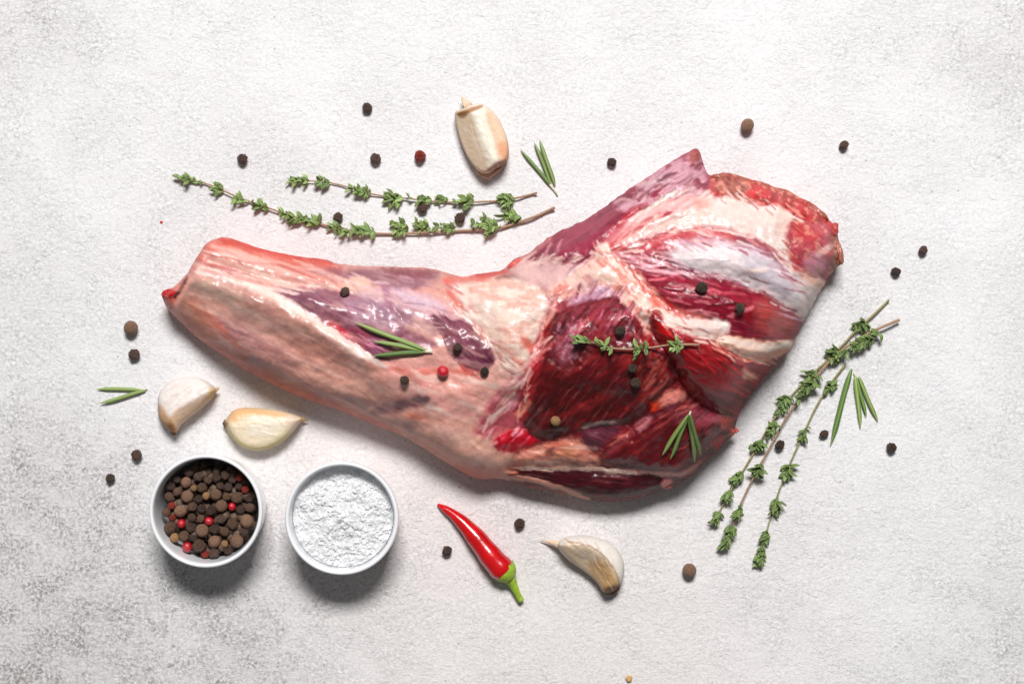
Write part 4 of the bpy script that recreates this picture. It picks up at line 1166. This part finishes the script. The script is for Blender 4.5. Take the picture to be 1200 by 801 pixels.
# peppercorns in the bowl
bx = ((265,205,34,'allspice'),(345,180,31,'black'),(400,198,24,'brown'),(435,188,26,'black'),(488,172,29,'brown'),(505,230,25,'black'),(290,162,26,'black'),(188,232,26,'black'),
 (317,240,21,'tan'),(228,264,26,'brown'),(185,290,29,'brown'),(278,292,36,'allspice'),(362,248,29,'brown'),(440,270,34,'allspice'),(382,280,23,'tan'),(347,302,24,'black'),
 (555,297,34,'brown'),(595,250,22,'rust'),(497,294,24,'brown'),(622,302,22,'black'),(310,342,29,'brown'),(240,368,38,'allspice'),(362,357,26,'black'),(412,364,29,'black'),
 (470,340,36,'allspice'),(530,346,25,'red'),(577,358,26,'black'),(617,352,29,'brown'),(196,344,22,'rust'),(175,386,27,'brown'),(305,406,26,'brown'),(355,412,24,'brown'),
 (402,426,26,'red'),(468,415,27,'black'),(250,438,26,'red'),(606,428,39,'allspice'),(530,441,34,'brown'),(432,468,31,'black'),(362,478,39,'allspice'),(487,482,28,'brown'),
 (192,462,36,'brown'),(298,462,29,'black'),(200,518,27,'tan'),(250,512,32,'brown'),(310,522,25,'black'),(280,568,32,'red'),(350,568,39,'brown'),(430,548,38,'allspice'),
 (490,560,22,'tan'),(553,532,39,'allspice'),(416,607,30,'black'),(380,600,24,'rust'),(502,585,23,'black'),(190,418,22,'rust'),(592,482,26,'black'),(462,240,22,'black'),
 (535,202,22,'black'),(562,190,22,'rust'),(240,200,22,'black'),(572,238,20,'black'))
cent = ram_p.location
bp = []
for x, y, r, kd in bx:
    px, py, rr = 160 + x / 4.7125, 520 + y / 4.7125, r / 4.7125
    z = 46 + rnd.uniform(-2, 1) + (rr - 6) * .8
    p = P(px, py, z); bp.append([p.x / S, p.y / S, z, rr * .97, kd])
A = np.array([b[:3] for b in bp]); R_ = np.array([b[3] for b in bp]); c0 = np.array([cent.x / S, cent.y / S])
for it in range(80):
    D = A[:, None] - A[None]; L = np.linalg.norm(D, axis=2) + np.eye(len(A)) * 1e3
    ov = np.maximum(0, (R_[:, None] + R_[None]) * .97 - L)
    pu = (D / L[..., None]) * ov[..., None] * .25
    mv = pu.sum(1); mv[:, :2] *= .55; A += mv
    A[:, 2] += (46 - A[:, 2]) * .02
    q = A[:, :2] - c0; rl = np.linalg.norm(q, axis=1); mx = 57.0 - R_
    k = np.where(rl > mx, mx / np.maximum(rl, 1e-6), 1); A[:, :2] = c0 + q * k[:, None]
KIND_LABEL = {'allspice': 'large round brown allspice berry', 'black': 'blackish wrinkled peppercorn', 'brown': 'medium brown peppercorn',
              'tan': 'small pale tan peppercorn', 'red': 'shiny pinkish red peppercorn', 'rust': 'dull rusty red peppercorn'}
groups_ = {}
for i, b_ in enumerate(bp):
    dx, dy = (A[i, 0] - c0[0]), (A[i, 1] - c0[1]); q = math.hypot(dx, dy)
    sec = ['right', 'upper right', 'upper', 'upper left', 'left', 'lower left', 'lower', 'lower right'][int(round(math.atan2(dy, dx) / (math.pi / 4))) % 8]
    where = 'at the centre' if q < 15 else ('at the %s edge' % sec if q > 38 else 'halfway to the %s edge' % sec)
    groups_.setdefault((b_[4], where), []).append(i)
lab_ = {}
for (kd, where), ids in groups_.items():
    ids = sorted(ids, key=lambda i: A[i, 0])
    if len(ids) > 1 and np.ptp(A[ids, 1]) > np.ptp(A[ids, 0]):
        ids = sorted(ids, key=lambda i: -A[i, 1]); w_ = ['upper', 'lower'] if len(ids) == 2 else ['uppermost', 'middle', 'lowest', 'very lowest']
    else: w_ = ['left', 'right'] if len(ids) == 2 else ['leftmost', 'middle', 'right', 'rightmost']
    for n_, i in enumerate(ids):
        pre = '' if len(ids) == 1 else w_[min(n_, 3)] + ' '
        lab_[i] = '%s%s %s of the pepper ramekin' % (pre, KIND_LABEL[kd], where)
for i, b_ in enumerate(bp):
    berry(b_[4], Vector((A[i, 0] * S, A[i, 1] * S, A[i, 2] * S)), b_[3], lab_[i], 'peppercorns in the ramekin', 1.0)
# deeper layers that only show through the gaps
bm = bmesh.new()
for k in range(330):
    a = rnd.uniform(0, 6.283); z = rnd.uniform(16, 41); rmax = 51
    q = math.sqrt(rnd.random()) * rmax; r = rnd.uniform(4.5, 6.5)
    bmesh.ops.create_icosphere(bm, subdivisions=2, radius=r * S, matrix=Matrix.Translation((cent.x + q * S * math.cos(a), cent.y + q * S * math.sin(a), z * S)))
me = bpy.data.meshes.new('peppercorn_filling'); bm.to_mesh(me); bm.free(); me.polygons.foreach_set('use_smooth', [True] * len(me.polygons))
M_fill = simple_mat('deep_pepper', (96,76,62), .6, .4, 300, .4)
o = link('peppercorn_filling', me, M_fill); tag(o, 'dark peppercorns deeper down in the peppercorn ramekin', 'peppercorns', kind='stuff')

# ------------------------------------------------------------------ salt
def salt():
    m, nt, b = new_mat('coarse_salt')
    b.inputs['Base Color'].default_value = (.86, .87, .885, 1); b.inputs['Roughness'].default_value = .22
    b.inputs['Subsurface Weight'].default_value = .55; b.inputs['Subsurface Radius'].default_value = (1, 1, 1); b.inputs['Subsurface Scale'].default_value = .004
    b.inputs['Base Color'].default_value = (.97, .972, .978, 1); b.inputs['Roughness'].default_value = .3; b.inputs['Specular IOR Level'].default_value = .5; b.inputs['Subsurface Weight'].default_value = 0
    tr = N(nt, 'ShaderNodeBsdfTranslucent'); tr.inputs[0].default_value = (.98, .98, .98, 1)
    ms = N(nt, 'ShaderNodeMixShader'); ms.inputs[0].default_value = .46
    nt.links.new(b.outputs[0], ms.inputs[1]); nt.links.new(tr.outputs[0], ms.inputs[2])
    nt.links.new(ms.outputs[0], nt.nodes['Material Output'].inputs['Surface'])
    r = random.Random(5); v = []; f = []
    c = ram_s.location
    # packed bed of fused crystals: every cell its own tilted facet
    rs = np.random.RandomState(3); ns_ = 620
    an = rs.uniform(0, 6.283, ns_); rr_ = np.sqrt(rs.rand(ns_)) * 60
    sx_, sy_ = rr_ * np.cos(an), rr_ * np.sin(an); tx, ty = rs.normal(0, .17, ns_), rs.normal(.03, .17, ns_); hz0 = rs.normal(0, .5, ns_)
    gx = np.arange(-58, 58.1, .8); X, Y = np.meshgrid(gx, gx); n_ = len(gx)
    best = np.full(X.shape, 1e9); hh = np.zeros(X.shape)
    for q in range(ns_):
        d = (X - sx_[q]) ** 2 + (Y - sy_[q]) ** 2; m_ = d < best; best[m_] = d[m_]
        hh[m_] = (hz0[q] + tx[q] * (X - sx_[q]) + ty[q] * (Y - sy_[q]))[m_]
    q_ = np.hypot(X, Y)
    Zb = 52 + 5 * (1 - (q_ / 56) ** 2) + 6.0 * (fbm(X / 17 + 9, Y / 17, 4) - .5) * 2 - 5 * np.clip((Y - 26) / 16, 0, 1) + hh * .35
    okc = q_ < 57.6
    hzg = Zb
    def hz(x, y): return float(hzg[min(n_ - 1, max(0, int((y + 58) / .8))), min(n_ - 1, max(0, int((x + 58) / .8)))])
    idx = -np.ones(X.shape, int); ii = np.where(okc.ravel())[0]; idx.ravel()[ii] = np.arange(len(ii))
    v = [(float(a) * S, float(b2) * S, float(c2) * S) for a, b2, c2 in zip(X.ravel()[ii], Y.ravel()[ii], Zb.ravel()[ii])]
    for a in range(n_ - 1):
        for b2 in range(n_ - 1):
            q4 = (idx[a, b2], idx[a, b2 + 1], idx[a + 1, b2 + 1], idx[a + 1, b2])
            if min(q4) >= 0: f.append(tuple(int(t) for t in q4))
    nbed = len(f)
    for k in range(900):
        a = r.uniform(0, 6.283); q = math.sqrt(r.random()) * 54.5; x, y = q * math.cos(a), q * math.sin(a)
        s_ = r.choice((1.3, 1.6, 2.0, 2.4, 3.0)) * r.uniform(.8, 1.2)
        q2 = min(q, 57 - s_ * 1.2); x, y = x * q2 / max(q, .01), y * q2 / max(q, .01)
        z = hz(x, y) + r.uniform(-.8, .5)
        R = Euler((r.uniform(0, 6.3), r.uniform(0, 6.3), r.uniform(0, 6.3))).to_matrix()
        dims = (s_ * r.uniform(.7, 1.2), s_ * r.uniform(.6, 1.1), s_ * r.uniform(.3, .6)); b0 = len(v)
        for sx in (-1, 1):
            for sy in (-1, 1):
                for sz in (-1, 1):
                    t = .72 if sz > 0 else 1
                    p = R @ Vector((sx * dims[0] * t * r.uniform(.8, 1.1), sy * dims[1] * t * r.uniform(.8, 1.1), sz * dims[2]))
                    v.append(((x + p.x) * S, (y + p.y) * S, (z + p.z) * S))
        for q4 in ((0, 1, 3, 2), (4, 6, 7, 5), (0, 4, 5, 1), (2, 3, 7, 6), (0, 2, 6, 4), (1, 5, 7, 3)): f.append(tuple(b0 + i for i in q4))
    me = mesh_from('coarse_salt', v, f, smooth=False)
    me.polygons.foreach_set('use_smooth', [i < nbed for i in range(len(f))])
    o = link('coarse_salt', me, m); o.location = (c.x, c.y, 0)
    tag(o, 'coarse white salt crystals heaped in the right ramekin', 'salt', kind='stuff')
salt()

# ------------------------------------------------------------------ chili
def chili():
    pts = chaikin([(513,591),(521,595.5),(535,605),(550,620),(564,637),(576,653),(587,665),(594,672)], 2, False)
    n = len(pts); prof = [(0, 1.6), (.06, 4.0), (.2, 6.6), (.4, 9.6), (.6, 12.2), (.8, 14.4), (.92, 14.6), (.98, 12.6), (1, 10)]
    L = np.concatenate([[0], np.cumsum(np.hypot(*(pts[1:] - pts[:-1]).T))]); L /= L[-1]
    rad = np.interp(L, [p[0] for p in prof], [p[1] for p in prof])
    root = empty('chili_pepper', P(555, 630, 0)); tag(root, 'glossy red chili pepper with a green stalk below the meat', 'chili')
    m, nt, b = new_mat('red_chili_skin')
    tc = N(nt, 'ShaderNodeTexCoord'); nz = noise(nt, tc.outputs['Object'], 90, 4)
    r = ramp(nt, nz.outputs[0], [(.3, tuple(lin((176, 8, 16)))), (.7, tuple(lin((208, 14, 20))))]); nt.links.new(r.outputs[0], b.inputs['Base Color'])
    b.inputs['Roughness'].default_value = .24; b.inputs['Coat Weight'].default_value = .5; b.inputs['Coat Roughness'].default_value = .12
    b.inputs['Subsurface Weight'].default_value = .1; b.inputs['Subsurface Scale'].default_value = .002
    bump(nt, b, nz.outputs[0], .25, .002)
    w = [P(p[0], p[1], r_ * .97 + .3) for p, r_ in zip(pts, rad)]
    rad2 = [r_ * (1 + .025 * math.sin(i * 1.3) + .03 * math.sin(i * .47 + 1)) for i, r_ in enumerate(rad)]
    tube('pod', w, rad2, m, root, 28)
    mg = simple_mat('green_stalk', (158,184,58), .5, .25, 500, .25, sss=.1, col2=(126,158,44))
    sp = chaikin([(591,668.5),(595,674),(600,682),(604,690),(607,697),(611,703.5)], 2, False)
    Ls = np.linspace(0, 1, len(sp)); sr = np.interp(Ls, [0, .15, .3, .5, .75, .95, 1], [10.5, 10.8, 7.4, 4.8, 3.7, 3.8, 2.8])
    tube('stalk', [P(p[0], p[1], max(z, 4.5)) for p, z in zip(sp, np.interp(Ls, [0, .4, 1], [13, 9, 6]))], sr, mg, root, 16)
    ca = tube('calyx', [P(x, y, z) for x, y, z in ((588.5,665,13.2),(591.5,669,13),(594.5,674,12),(597,678,11))], [14.6, 14.6, 12.2, 7.6], mg, root, 20, caps=False)
    for i, v in enumerate(ca.data.vertices):
        if i < 20:                       # scalloped lobes where the calyx grips the pod
            d = (P(580, 654, 13) - v.co).normalized(); v.co += d * (2.6 * S * (math.sin(i * 2 * math.pi / 20 * 5) * .7 + .3))
chili()

# ------------------------------------------------------------------ herbs
def leaf_mesh(name, L, W, fold, curl, mat, seed, nseg=8):
    r = random.Random(seed); v = []; f = []
    for i in range(nseg + 1):
        t = i / nseg; w = W * (math.sin(math.pi * min(1, t * .93 + .05)) ** .75) * (1 - .2 * t)
        if i == nseg: w = W * .06
        z = curl * L * (t - t * t * 1.1)
        for k, sx in enumerate((-1, -.55, 0, .55, 1)):
            v.append((sx * w, t * L, z + abs(sx) ** 1.5 * fold * w - (abs(sx) > .9) * .25 * w))
    for i in range(nseg):
        for k in range(4):
            a = i * 5 + k; f.append((a, a + 1, a + 6, a + 5))
    me = bpy.data.meshes.new(name); me.from_pydata(v, [], f)
    bm = bmesh.new(); bm.from_mesh(me)
    bmesh.ops.solidify(bm, geom=bm.faces[:], thickness=W * .22)
    bm.to_mesh(me); bm.free()
    me.polygons.foreach_set('use_smooth', [True] * len(me.polygons)); me.materials.append(mat); me.update()
    return me
def leaf_mat(name, top, light, rough=.5, rv=.35):
    m, nt, b = new_mat(name)
    tc = N(nt, 'ShaderNodeTexCoord'); sep = N(nt, 'ShaderNodeSeparateXYZ'); nt.links.new(tc.outputs['Generated'], sep.inputs[0])
    # paler midrib and edges, true markings of the leaf
    d = N(nt, 'ShaderNodeMath', operation='SUBTRACT'); nt.links.new(sep.outputs[0], d.inputs[0]); d.inputs[1].default_value = .5
    a = N(nt, 'ShaderNodeMath', operation='ABSOLUTE'); nt.links.new(d.outputs[0], a.inputs[0])
    rb = ramp(nt, a.outputs[0], [(0, g(.8)), (.08, g(.15)), (.36, g(.0)), (.5, g(.55))])
    n = noise(nt, tc.outputs['Object'], 900, 3)
    nr = ramp(nt, n.outputs[0], [(.3, tuple(lin(top) * .75)), (.7, tuple(lin(top) * 1.15))])
    c = mix(nt, rb.outputs[0], nr.outputs[0], tuple(lin(light)))
    oi = N(nt, 'ShaderNodeObjectInfo'); rr = ramp(nt, oi.outputs['Random'], [(0, (1 - rv, 1 - rv, 1 - rv)), (1, (1 + rv, 1 + rv * .9, 1 + rv * .6))])
    c = mix(nt, 1.0, c, rr.outputs[0], 'MULTIPLY'); nt.links.new(c, b.inputs['Base Color'])
    b.inputs['Roughness'].default_value = rough; b.inputs['Specular IOR Level'].default_value = .45
    b.inputs['Subsurface Weight'].default_value = .08; b.inputs['Subsurface Scale'].default_value = .001
    bump(nt, b, n.outputs[0], .3, .0003)
    return m
M_thyme = leaf_mat('thyme_leaf', (116,144,82), (182,198,138))
M_thyme_d = leaf_mat('dark_thyme_leaf', (96,120,66), (152,172,108))
M_rose = leaf_mat('rosemary_needle', (112,138,66), (186,200,138), .42, .22)
M_rose_d = leaf_mat('deep_rosemary_needle', (82,116,50), (160,184,108), .4, .2)
M_stem = simple_mat('thyme_stem', (172,136,112), .7, .25, 900, .3, col2=(132,108,80))
M_stem_g = simple_mat('green_thyme_stem', (152,150,98), .7, .25, 900, .3, col2=(126,110,78))
M_rbase = simple_mat('rosemary_base', (206,204,178), .7, .2, 700, .2)
TL = {0: [leaf_mesh('leaf', 10.5 * S, 2.5 * S, .5, .18, M_thyme, 1), leaf_mesh('leaf', 8.5 * S, 2.6 * S, .3, -.12, M_thyme, 2), leaf_mesh('leaf', 11.5 * S, 2.2 * S, .7, .3, M_thyme, 3), leaf_mesh('leaf', 6.5 * S, 2.3 * S, .15, -.25, M_thyme, 4), leaf_mesh('leaf', 9.5 * S, 2.0 * S, 1.1, .45, M_thyme, 5)]}
TL[1] = []
for me in TL[0]:
    m2 = me.copy(); m2.materials.clear(); m2.materials.append(M_thyme_d); TL[1].append(m2)

def thyme(stem, nodes, label, dark=0, lift=4.0, rad=(1.9, 1.0), on_meat=False, seed=0, stem_mat=None):
    """stem: layout points from cut end to tip; nodes: (x, y, n leaves, size, spread)"""
    r = random.Random(seed)
    p = chaikin(stem, 2, False); n = len(p)
    def zz(x, y, k): return (surf(x, y) if on_meat else 0) + k
    pts = [P(q[0], q[1], zz(q[0], q[1], lift + 1.2 * math.sin(i * .9 + seed))) for i, q in enumerate(p)]
    if on_meat:      # a stiff stem bridges the small dips
        zs = np.array([q.z for q in pts]); zs = np.maximum(zs, np.convolve(np.pad(zs, 3, 'edge'), np.ones(7) / 7, 'valid')); 
        pts = [P(q[0], q[1], z / S) for q, z in zip(p, zs)]
    root = empty('thyme_sprig', P(p[n // 2][0], p[n // 2][1], 0)); tag(root, label, 'thyme', 'thyme sprigs')
    tube('stem', pts, np.linspace(rad[0] * .85, rad[1] * .8, n), stem_mat or M_stem, root, 8)
    nodes = list(nodes)
    for (x, y, k, sz, spread) in list(nodes):
        if r.random() < .7: nodes.append((x + r.uniform(-9, 9), y + r.uniform(-5, 5), r.choice((1, 1, 2)), sz * r.uniform(.5, .85), spread))
    for (x, y, k, sz, spread) in nodes:
        k *= r.uniform(.75, 1.3)
        j = int(np.argmin(np.hypot(p[:, 0] - x, p[:, 1] - y))); b = pts[j].copy()
        q = p[j]; t = p[min(j + 1, n - 1)] - p[max(j - 1, 0)]; ang = math.atan2(-t[1], t[0])
        dv = np.array([x - q[0], -(y - q[1])]); off = np.hypot(*dv)
        z0 = pts[j].z / S
        for i in range(max(1, int(k * (2.5 if dark == 0 else 3.2) + .5))):
            o = bpy.data.objects.new('leaf', r.choice(TL[dark])); COL.objects.link(o)
            side = 1 if i % 2 else -1
            a = ang + side * r.uniform(.25, 1.15) * spread + (r.gauss(0, .3))
            pitch = r.uniform(-.12, .75) if i % 3 else r.uniform(.5, 1.1)
            back = r.uniform(-6.5, 6.5)
            o.rotation_euler = Euler((pitch, r.uniform(-.9, .9), a - math.pi / 2), 'XYZ')
            sc = sz * r.uniform(.65, 1.4); sc *= .9; o.scale = (sc * r.uniform(.8, 1.2), sc, sc)
            f_ = min(1.0, max(0.0, off - 2) / max(off, 1e-6)) if off > 4 else 0
            o.location = b + Vector((math.cos(ang) * back * S + dv[0] * S * f_ * .6, math.sin(ang) * back * S + dv[1] * S * f_ * .6, r.uniform(-.5, 2.0) * S))
            child(o, root)
    return root

thyme([(650,243),(632,252),(610,260),(585,268),(545,270),(505,272),(450,275),(400,269),(352,256),(312,243),(278,231),(244,215),(212,208)],
      [(602,250,8,1.0,1.0),(594,240,4,1.1,.8),(578,262,8,1.0,1.0),(571,252,6,1.0,1.1),(578,274,6,.9,1),(560,256,3,1,.9),(527,265,7,.95,.9),(519,258,3,1,.8),(497,260,8,.95,1),(492,253,3,1,.9),
       (475,266,9,1.0,1.1),(470,254,6,1.0,1.0),(464,252,3,.9,.9),(437,268,7,1,.9),(425,267,8,1,.9),(400,274,6,.95,1),(394,267,6,.95,.9),(372,260,9,1,.8),(362,256,7,1.0,.9),(345,264,8,1,.8),(341,254,4,.9,.8),
       (310,246,8,1.05,.8),(284,238,7,.95,.9),(255,219,5,1.05,.5),(232,211,5,.8,.7),(218,208,8,.95,.5)],
      'long thyme sprig above the shank, lower and longer of the two there', 0, 4.5, (2.0, 1.0), seed=1)
thyme([(629,226),(610,231),(590,235),(555,237),(515,237),(475,232),(440,229),(405,218),(378,212),(345,212)],
      [(596,240,9,1.0,1.0),(594,225,3,1.15,.5),(548,234,8,1.05,1.1),(552,226,2,1.0,.6),(503,236,7,1.0,1.0),(520,229,2,1.1,.5),(500,229,3,.9,.8),(474,230,3,1.0,.5),(460,235,6,1.1,.9),
       (428,230,6,1.1,1.1),(418,222,4,.9,.9),(382,214,5,1.05,.8),(356,213,4,.9,.6),(342,212,6,.9,.8)],
      'shorter thyme sprig lying just above the longest one, below the top garlic clove', 0, 4.0, (1.5, .9), seed=2)
Z8 = lambda x, y: (810 + x / 2.357, 340 + y / 2.357)
def z8n(l): return [(*Z8(a, b), k, s_, sp) for a, b, k, s_, sp in l]
thyme([Z8(*q) for q in ((546,27),(500,72),(455,110),(420,150),(378,192),(305,258),(240,335),(190,418),(160,470),(130,520),(100,565),(70,630))],
      z8n([(470,98,6,1.0,1.1),(452,82,3,.9,.8),(405,180,10,1.15,1.1),(390,165,4,1.0,1.0),(340,232,9,1.05,.9),(352,245,4,1,.9),(245,298,8,1.1,.9),(258,318,5,1.1,.8),(196,425,10,1.1,1.0),(230,385,5,1.05,.9),(135,515,7,1.1,.7),(102,555,7,1.1,.6),(70,622,8,1.0,.6)]),
      'leafy thyme sprig right of the meat, the one lying closest to it', 1, 4.5, (1.6, 1.1), seed=3, stem_mat=M_stem_g)
thyme([Z8(*q) for q in ((576,81),(520,104),(465,132),(410,168),(360,218),(310,282),(265,345),(225,420),(180,500),(140,580),(118,640),(95,700))],
      z8n([(500,145,7,1.0,.8),(470,160,6,1.0,.8),(512,132,3,1,.7),(440,172,4,1.0,.9),(325,262,9,1.1,.9),(308,285,4,1.0,.8),(182,488,10,1.1,1.1),(128,602,7,1.0,.6),(104,660,8,1.05,.6),(96,685,6,1.0,.5)]),
      'thyme sprig with a brown cut end, second from the meat on its right side', 1, 8.5, (2.0, 1.1), seed=4, stem_mat=M_stem)
thyme([Z8(*q) for q in ((425,205),(390,250),(350,310),(315,385),(285,450),(255,520),(230,590),(210,660),(187,745))],
      z8n([(388,262,5,1.15,.7),(405,262,2,1.1,.4),(315,388,6,.95,.7),(268,492,8,1.0,1.0),(240,590,7,1.05,.7),(207,682,6,.9,.6),(192,720,5,.9,.6),(188,738,6,.9,.6)]),
      'thin sparse thyme sprig right of the meat, the one farthest from it', 1, 4.0, (1.5, 1.0), seed=5, stem_mat=M_stem_g)
Z5 = lambda x, y: (590 + x / 4, 320 + y / 4)
thyme([Z5(*q) for q in ((916,335),(850,333),(780,335),(700,348),(620,356),(560,356),(510,352),(450,335),(400,318),(370,314))],
      [(*Z5(355,314), 5, 1.05, .5), (*Z5(385,318), 3, 1.0, .6), (*Z5(480,350), 6, .95, 1.2), (*Z5(645,346), 6, 1.0, 1.2), (*Z5(805,338), 6, .95, 1.1)],
      'short thyme sprig with four leaf pairs lying on the dark red muscle', 0, 5.0, (1.5, 1.1), True, 6)

def needle_mesh(mat, seed):
    r = random.Random(seed); v = []; f = []; n = 18
    for i in range(n + 1):
        t = i / n; w = .46 * (min(1, (t + .06) / .22) ** .7) * (min(1, (1.01 - t) / .24) ** .75); x = .32 * math.sin(t * 3.0 + seed)
        for k in range(8):
            a = 2 * math.pi * k / 8; zz = math.sin(a) * w * .55
            if k == 2: zz -= w * .22            # groove along the top
            v.append((x * (1 - t) * t * 2 + math.cos(a) * w, t, zz + .5 * t * (1 - t)))
    for i in range(n):
        for k in range(8):
            k2 = (k + 1) % 8; f.append((i * 8 + k, i * 8 + k2, (i + 1) * 8 + k2, (i + 1) * 8 + k))
    f.append(tuple(range(8))[::-1]); f.append(tuple(n * 8 + k for k in range(8)))
    me = mesh_from('needle', v, f); recalc(me); me.materials.append(mat); return me
NEED = [needle_mesh(M_rose, 0), needle_mesh(M_rose, 2), needle_mesh(M_rose_d, 1)]
def rosemary(needles, base, label, on_meat=False, lift=2.5, name='rosemary_sprig', stalk=None):
    """needles: (tip x, tip y, base x, base y, width, mesh)"""
    root = empty(name, P(base[0], base[1], 0)); tag(root, label, 'rosemary', 'rosemary sprigs')
    zb = (surf(*base) if on_meat else 0) + lift + 1
    for i, (tx, ty, bx_, by_, w, mi) in enumerate(needles):
        zt = (surf(tx, ty) if on_meat else 0) + lift + (i % 2) * 1.5
        if on_meat:
            m_ = max(surf(bx_ + (tx - bx_) * q, by_ + (ty - by_) * q) + lift - (zb + (zt - zb) * q) for q in (.25, .5, .75))
            zs, ze = zb + max(0, m_), zt + max(0, m_)
        else: zs, ze = zb, zt
        a = P(bx_, by_, zs); b = P(tx, ty, ze); d = b - a; L = d.length
        o = link('needle', NEED[mi]); 
        y = d.normalized(); x = y.cross(Vector((0, 0, 1))).normalized(); z = x.cross(y)
        o.matrix_world = Matrix.Translation(a) @ Matrix((x, y, z)).transposed().to_4x4() @ Matrix.Diagonal((w * .86 * S, L, w * .86 * S, 1))
        child(o, root)
    if stalk:
        tube('stalk', [P(x, y, zb if on_meat else z) for x, y, z in stalk], np.linspace(1.6, .8, len(stalk)), M_rbase, root, 8)
Z3 = lambda x, y: (500 + x / 6.16, 100 + y / 6.16)
rosemary([(*Z3(676,462), *Z3(905,735), 5.0, 2), (*Z3(775,408), *Z3(898,722), 5.2, 0), (*Z3(816,390), *Z3(926,720), 6.0, 1)], Z3(912,735),
         'three needle rosemary sprig beside the top garlic clove', False, 3, stalk=[(*Z3(890,715), 3.5), (*Z3(918,752), 2.6), (*Z3(945,800), 1.4)])
Z4 = lambda x, y: (90 + x / 4, 360 + y / 4)
rosemary([(*Z4(92,382), *Z4(302,386), 5.2, 0), (*Z4(106,450), *Z4(322,388), 5.4, 1)], Z4(305,388), 'two needle rosemary sprig left of the white garlic clove', False, 3,
         stalk=[(*Z4(298,388), 3), (*Z4(330,382), 2)])
Z2 = lambda x, y: (400 + x / 4, 290 + y / 4)
rosemary([(*Z2(62,348), *Z2(395,480), 6.2, 1), (*Z2(150,438), *Z2(390,485), 6.0, 0), (*Z2(148,505), *Z2(385,490), 6.2, 2)], Z2(395,486), 'three needle rosemary sprig on the pale shank', True, 3,
         stalk=[(*Z2(385,485), 0), (*Z2(410,488), 0), (*Z2(428,490), 0)])
Z8b = lambda x, y: (600 + x / 4, 430 + y / 4)
rosemary([(*Z8b(705,412), *Z8b(825,225), 6.0, 0), (*Z8b(742,432), *Z8b(828,228), 5.6, 2), (*Z8b(856,446), *Z8b(832,225), 6.2, 1), (*Z8b(886,415), *Z8b(836,225), 6.0, 2)], Z8b(830,225),
         'rosemary sprig of four needles fanned out on the lower right of the meat', True, 3, stalk=[(*Z8b(830,235), 0), (*Z8b(833,218), 0), (*Z8b(838,205), 0)])
Z6 = lambda x, y: (740 + x / 4, 320 + y / 4)
rosemary([(*Z6(934,806), *Z6(1032,448), 8.2, 2)], Z6(1030,455), 'single broad green rosemary needle beside the right thyme sprigs', False, 3, name='rosemary_needle')
rosemary([(*Z6(1074,728), *Z6(1048,485), 6.2, 1), (*Z6(1102,672), *Z6(1056,490), 5.0, 2), (*Z6(1156,695), *Z6(1066,485), 6.2, 0)], Z6(1056,486),
         'rosemary sprig of three needles to the right of the single broad needle', False, 3, stalk=[(*Z6(1060,495), 3), (*Z6(1050,480), 2.5), (*Z6(1042,466), 2)])

# ------------------------------------------------------------------ crumbs
def crumb(px, py, r, mat, label, seed):
    bm = bmesh.new(); bmesh.ops.create_icosphere(bm, subdivisions=2, radius=r * S); q = random.Random(seed)
    for v in bm.verts: v.co *= q.uniform(.7, 1.25); v.co.z *= .5
    me = bpy.data.meshes.new('crumb'); bm.to_mesh(me); bm.free(); o = link('crumb', me, mat); o.location = P(px, py, r * .4)
    tag(o, label, 'crumb')
M_cr = simple_mat('red_crumb', (206,58,60), .5); M_ct = simple_mat('tan_crumb', (206,166,110), .7)
crumb(189, 260, 1.8, M_cr, 'tiny red crumb above the cut shank end', 1)
crumb(737, 794, 4.2, M_ct, 'pale tan crumb at the bottom edge of the tabletop', 2)
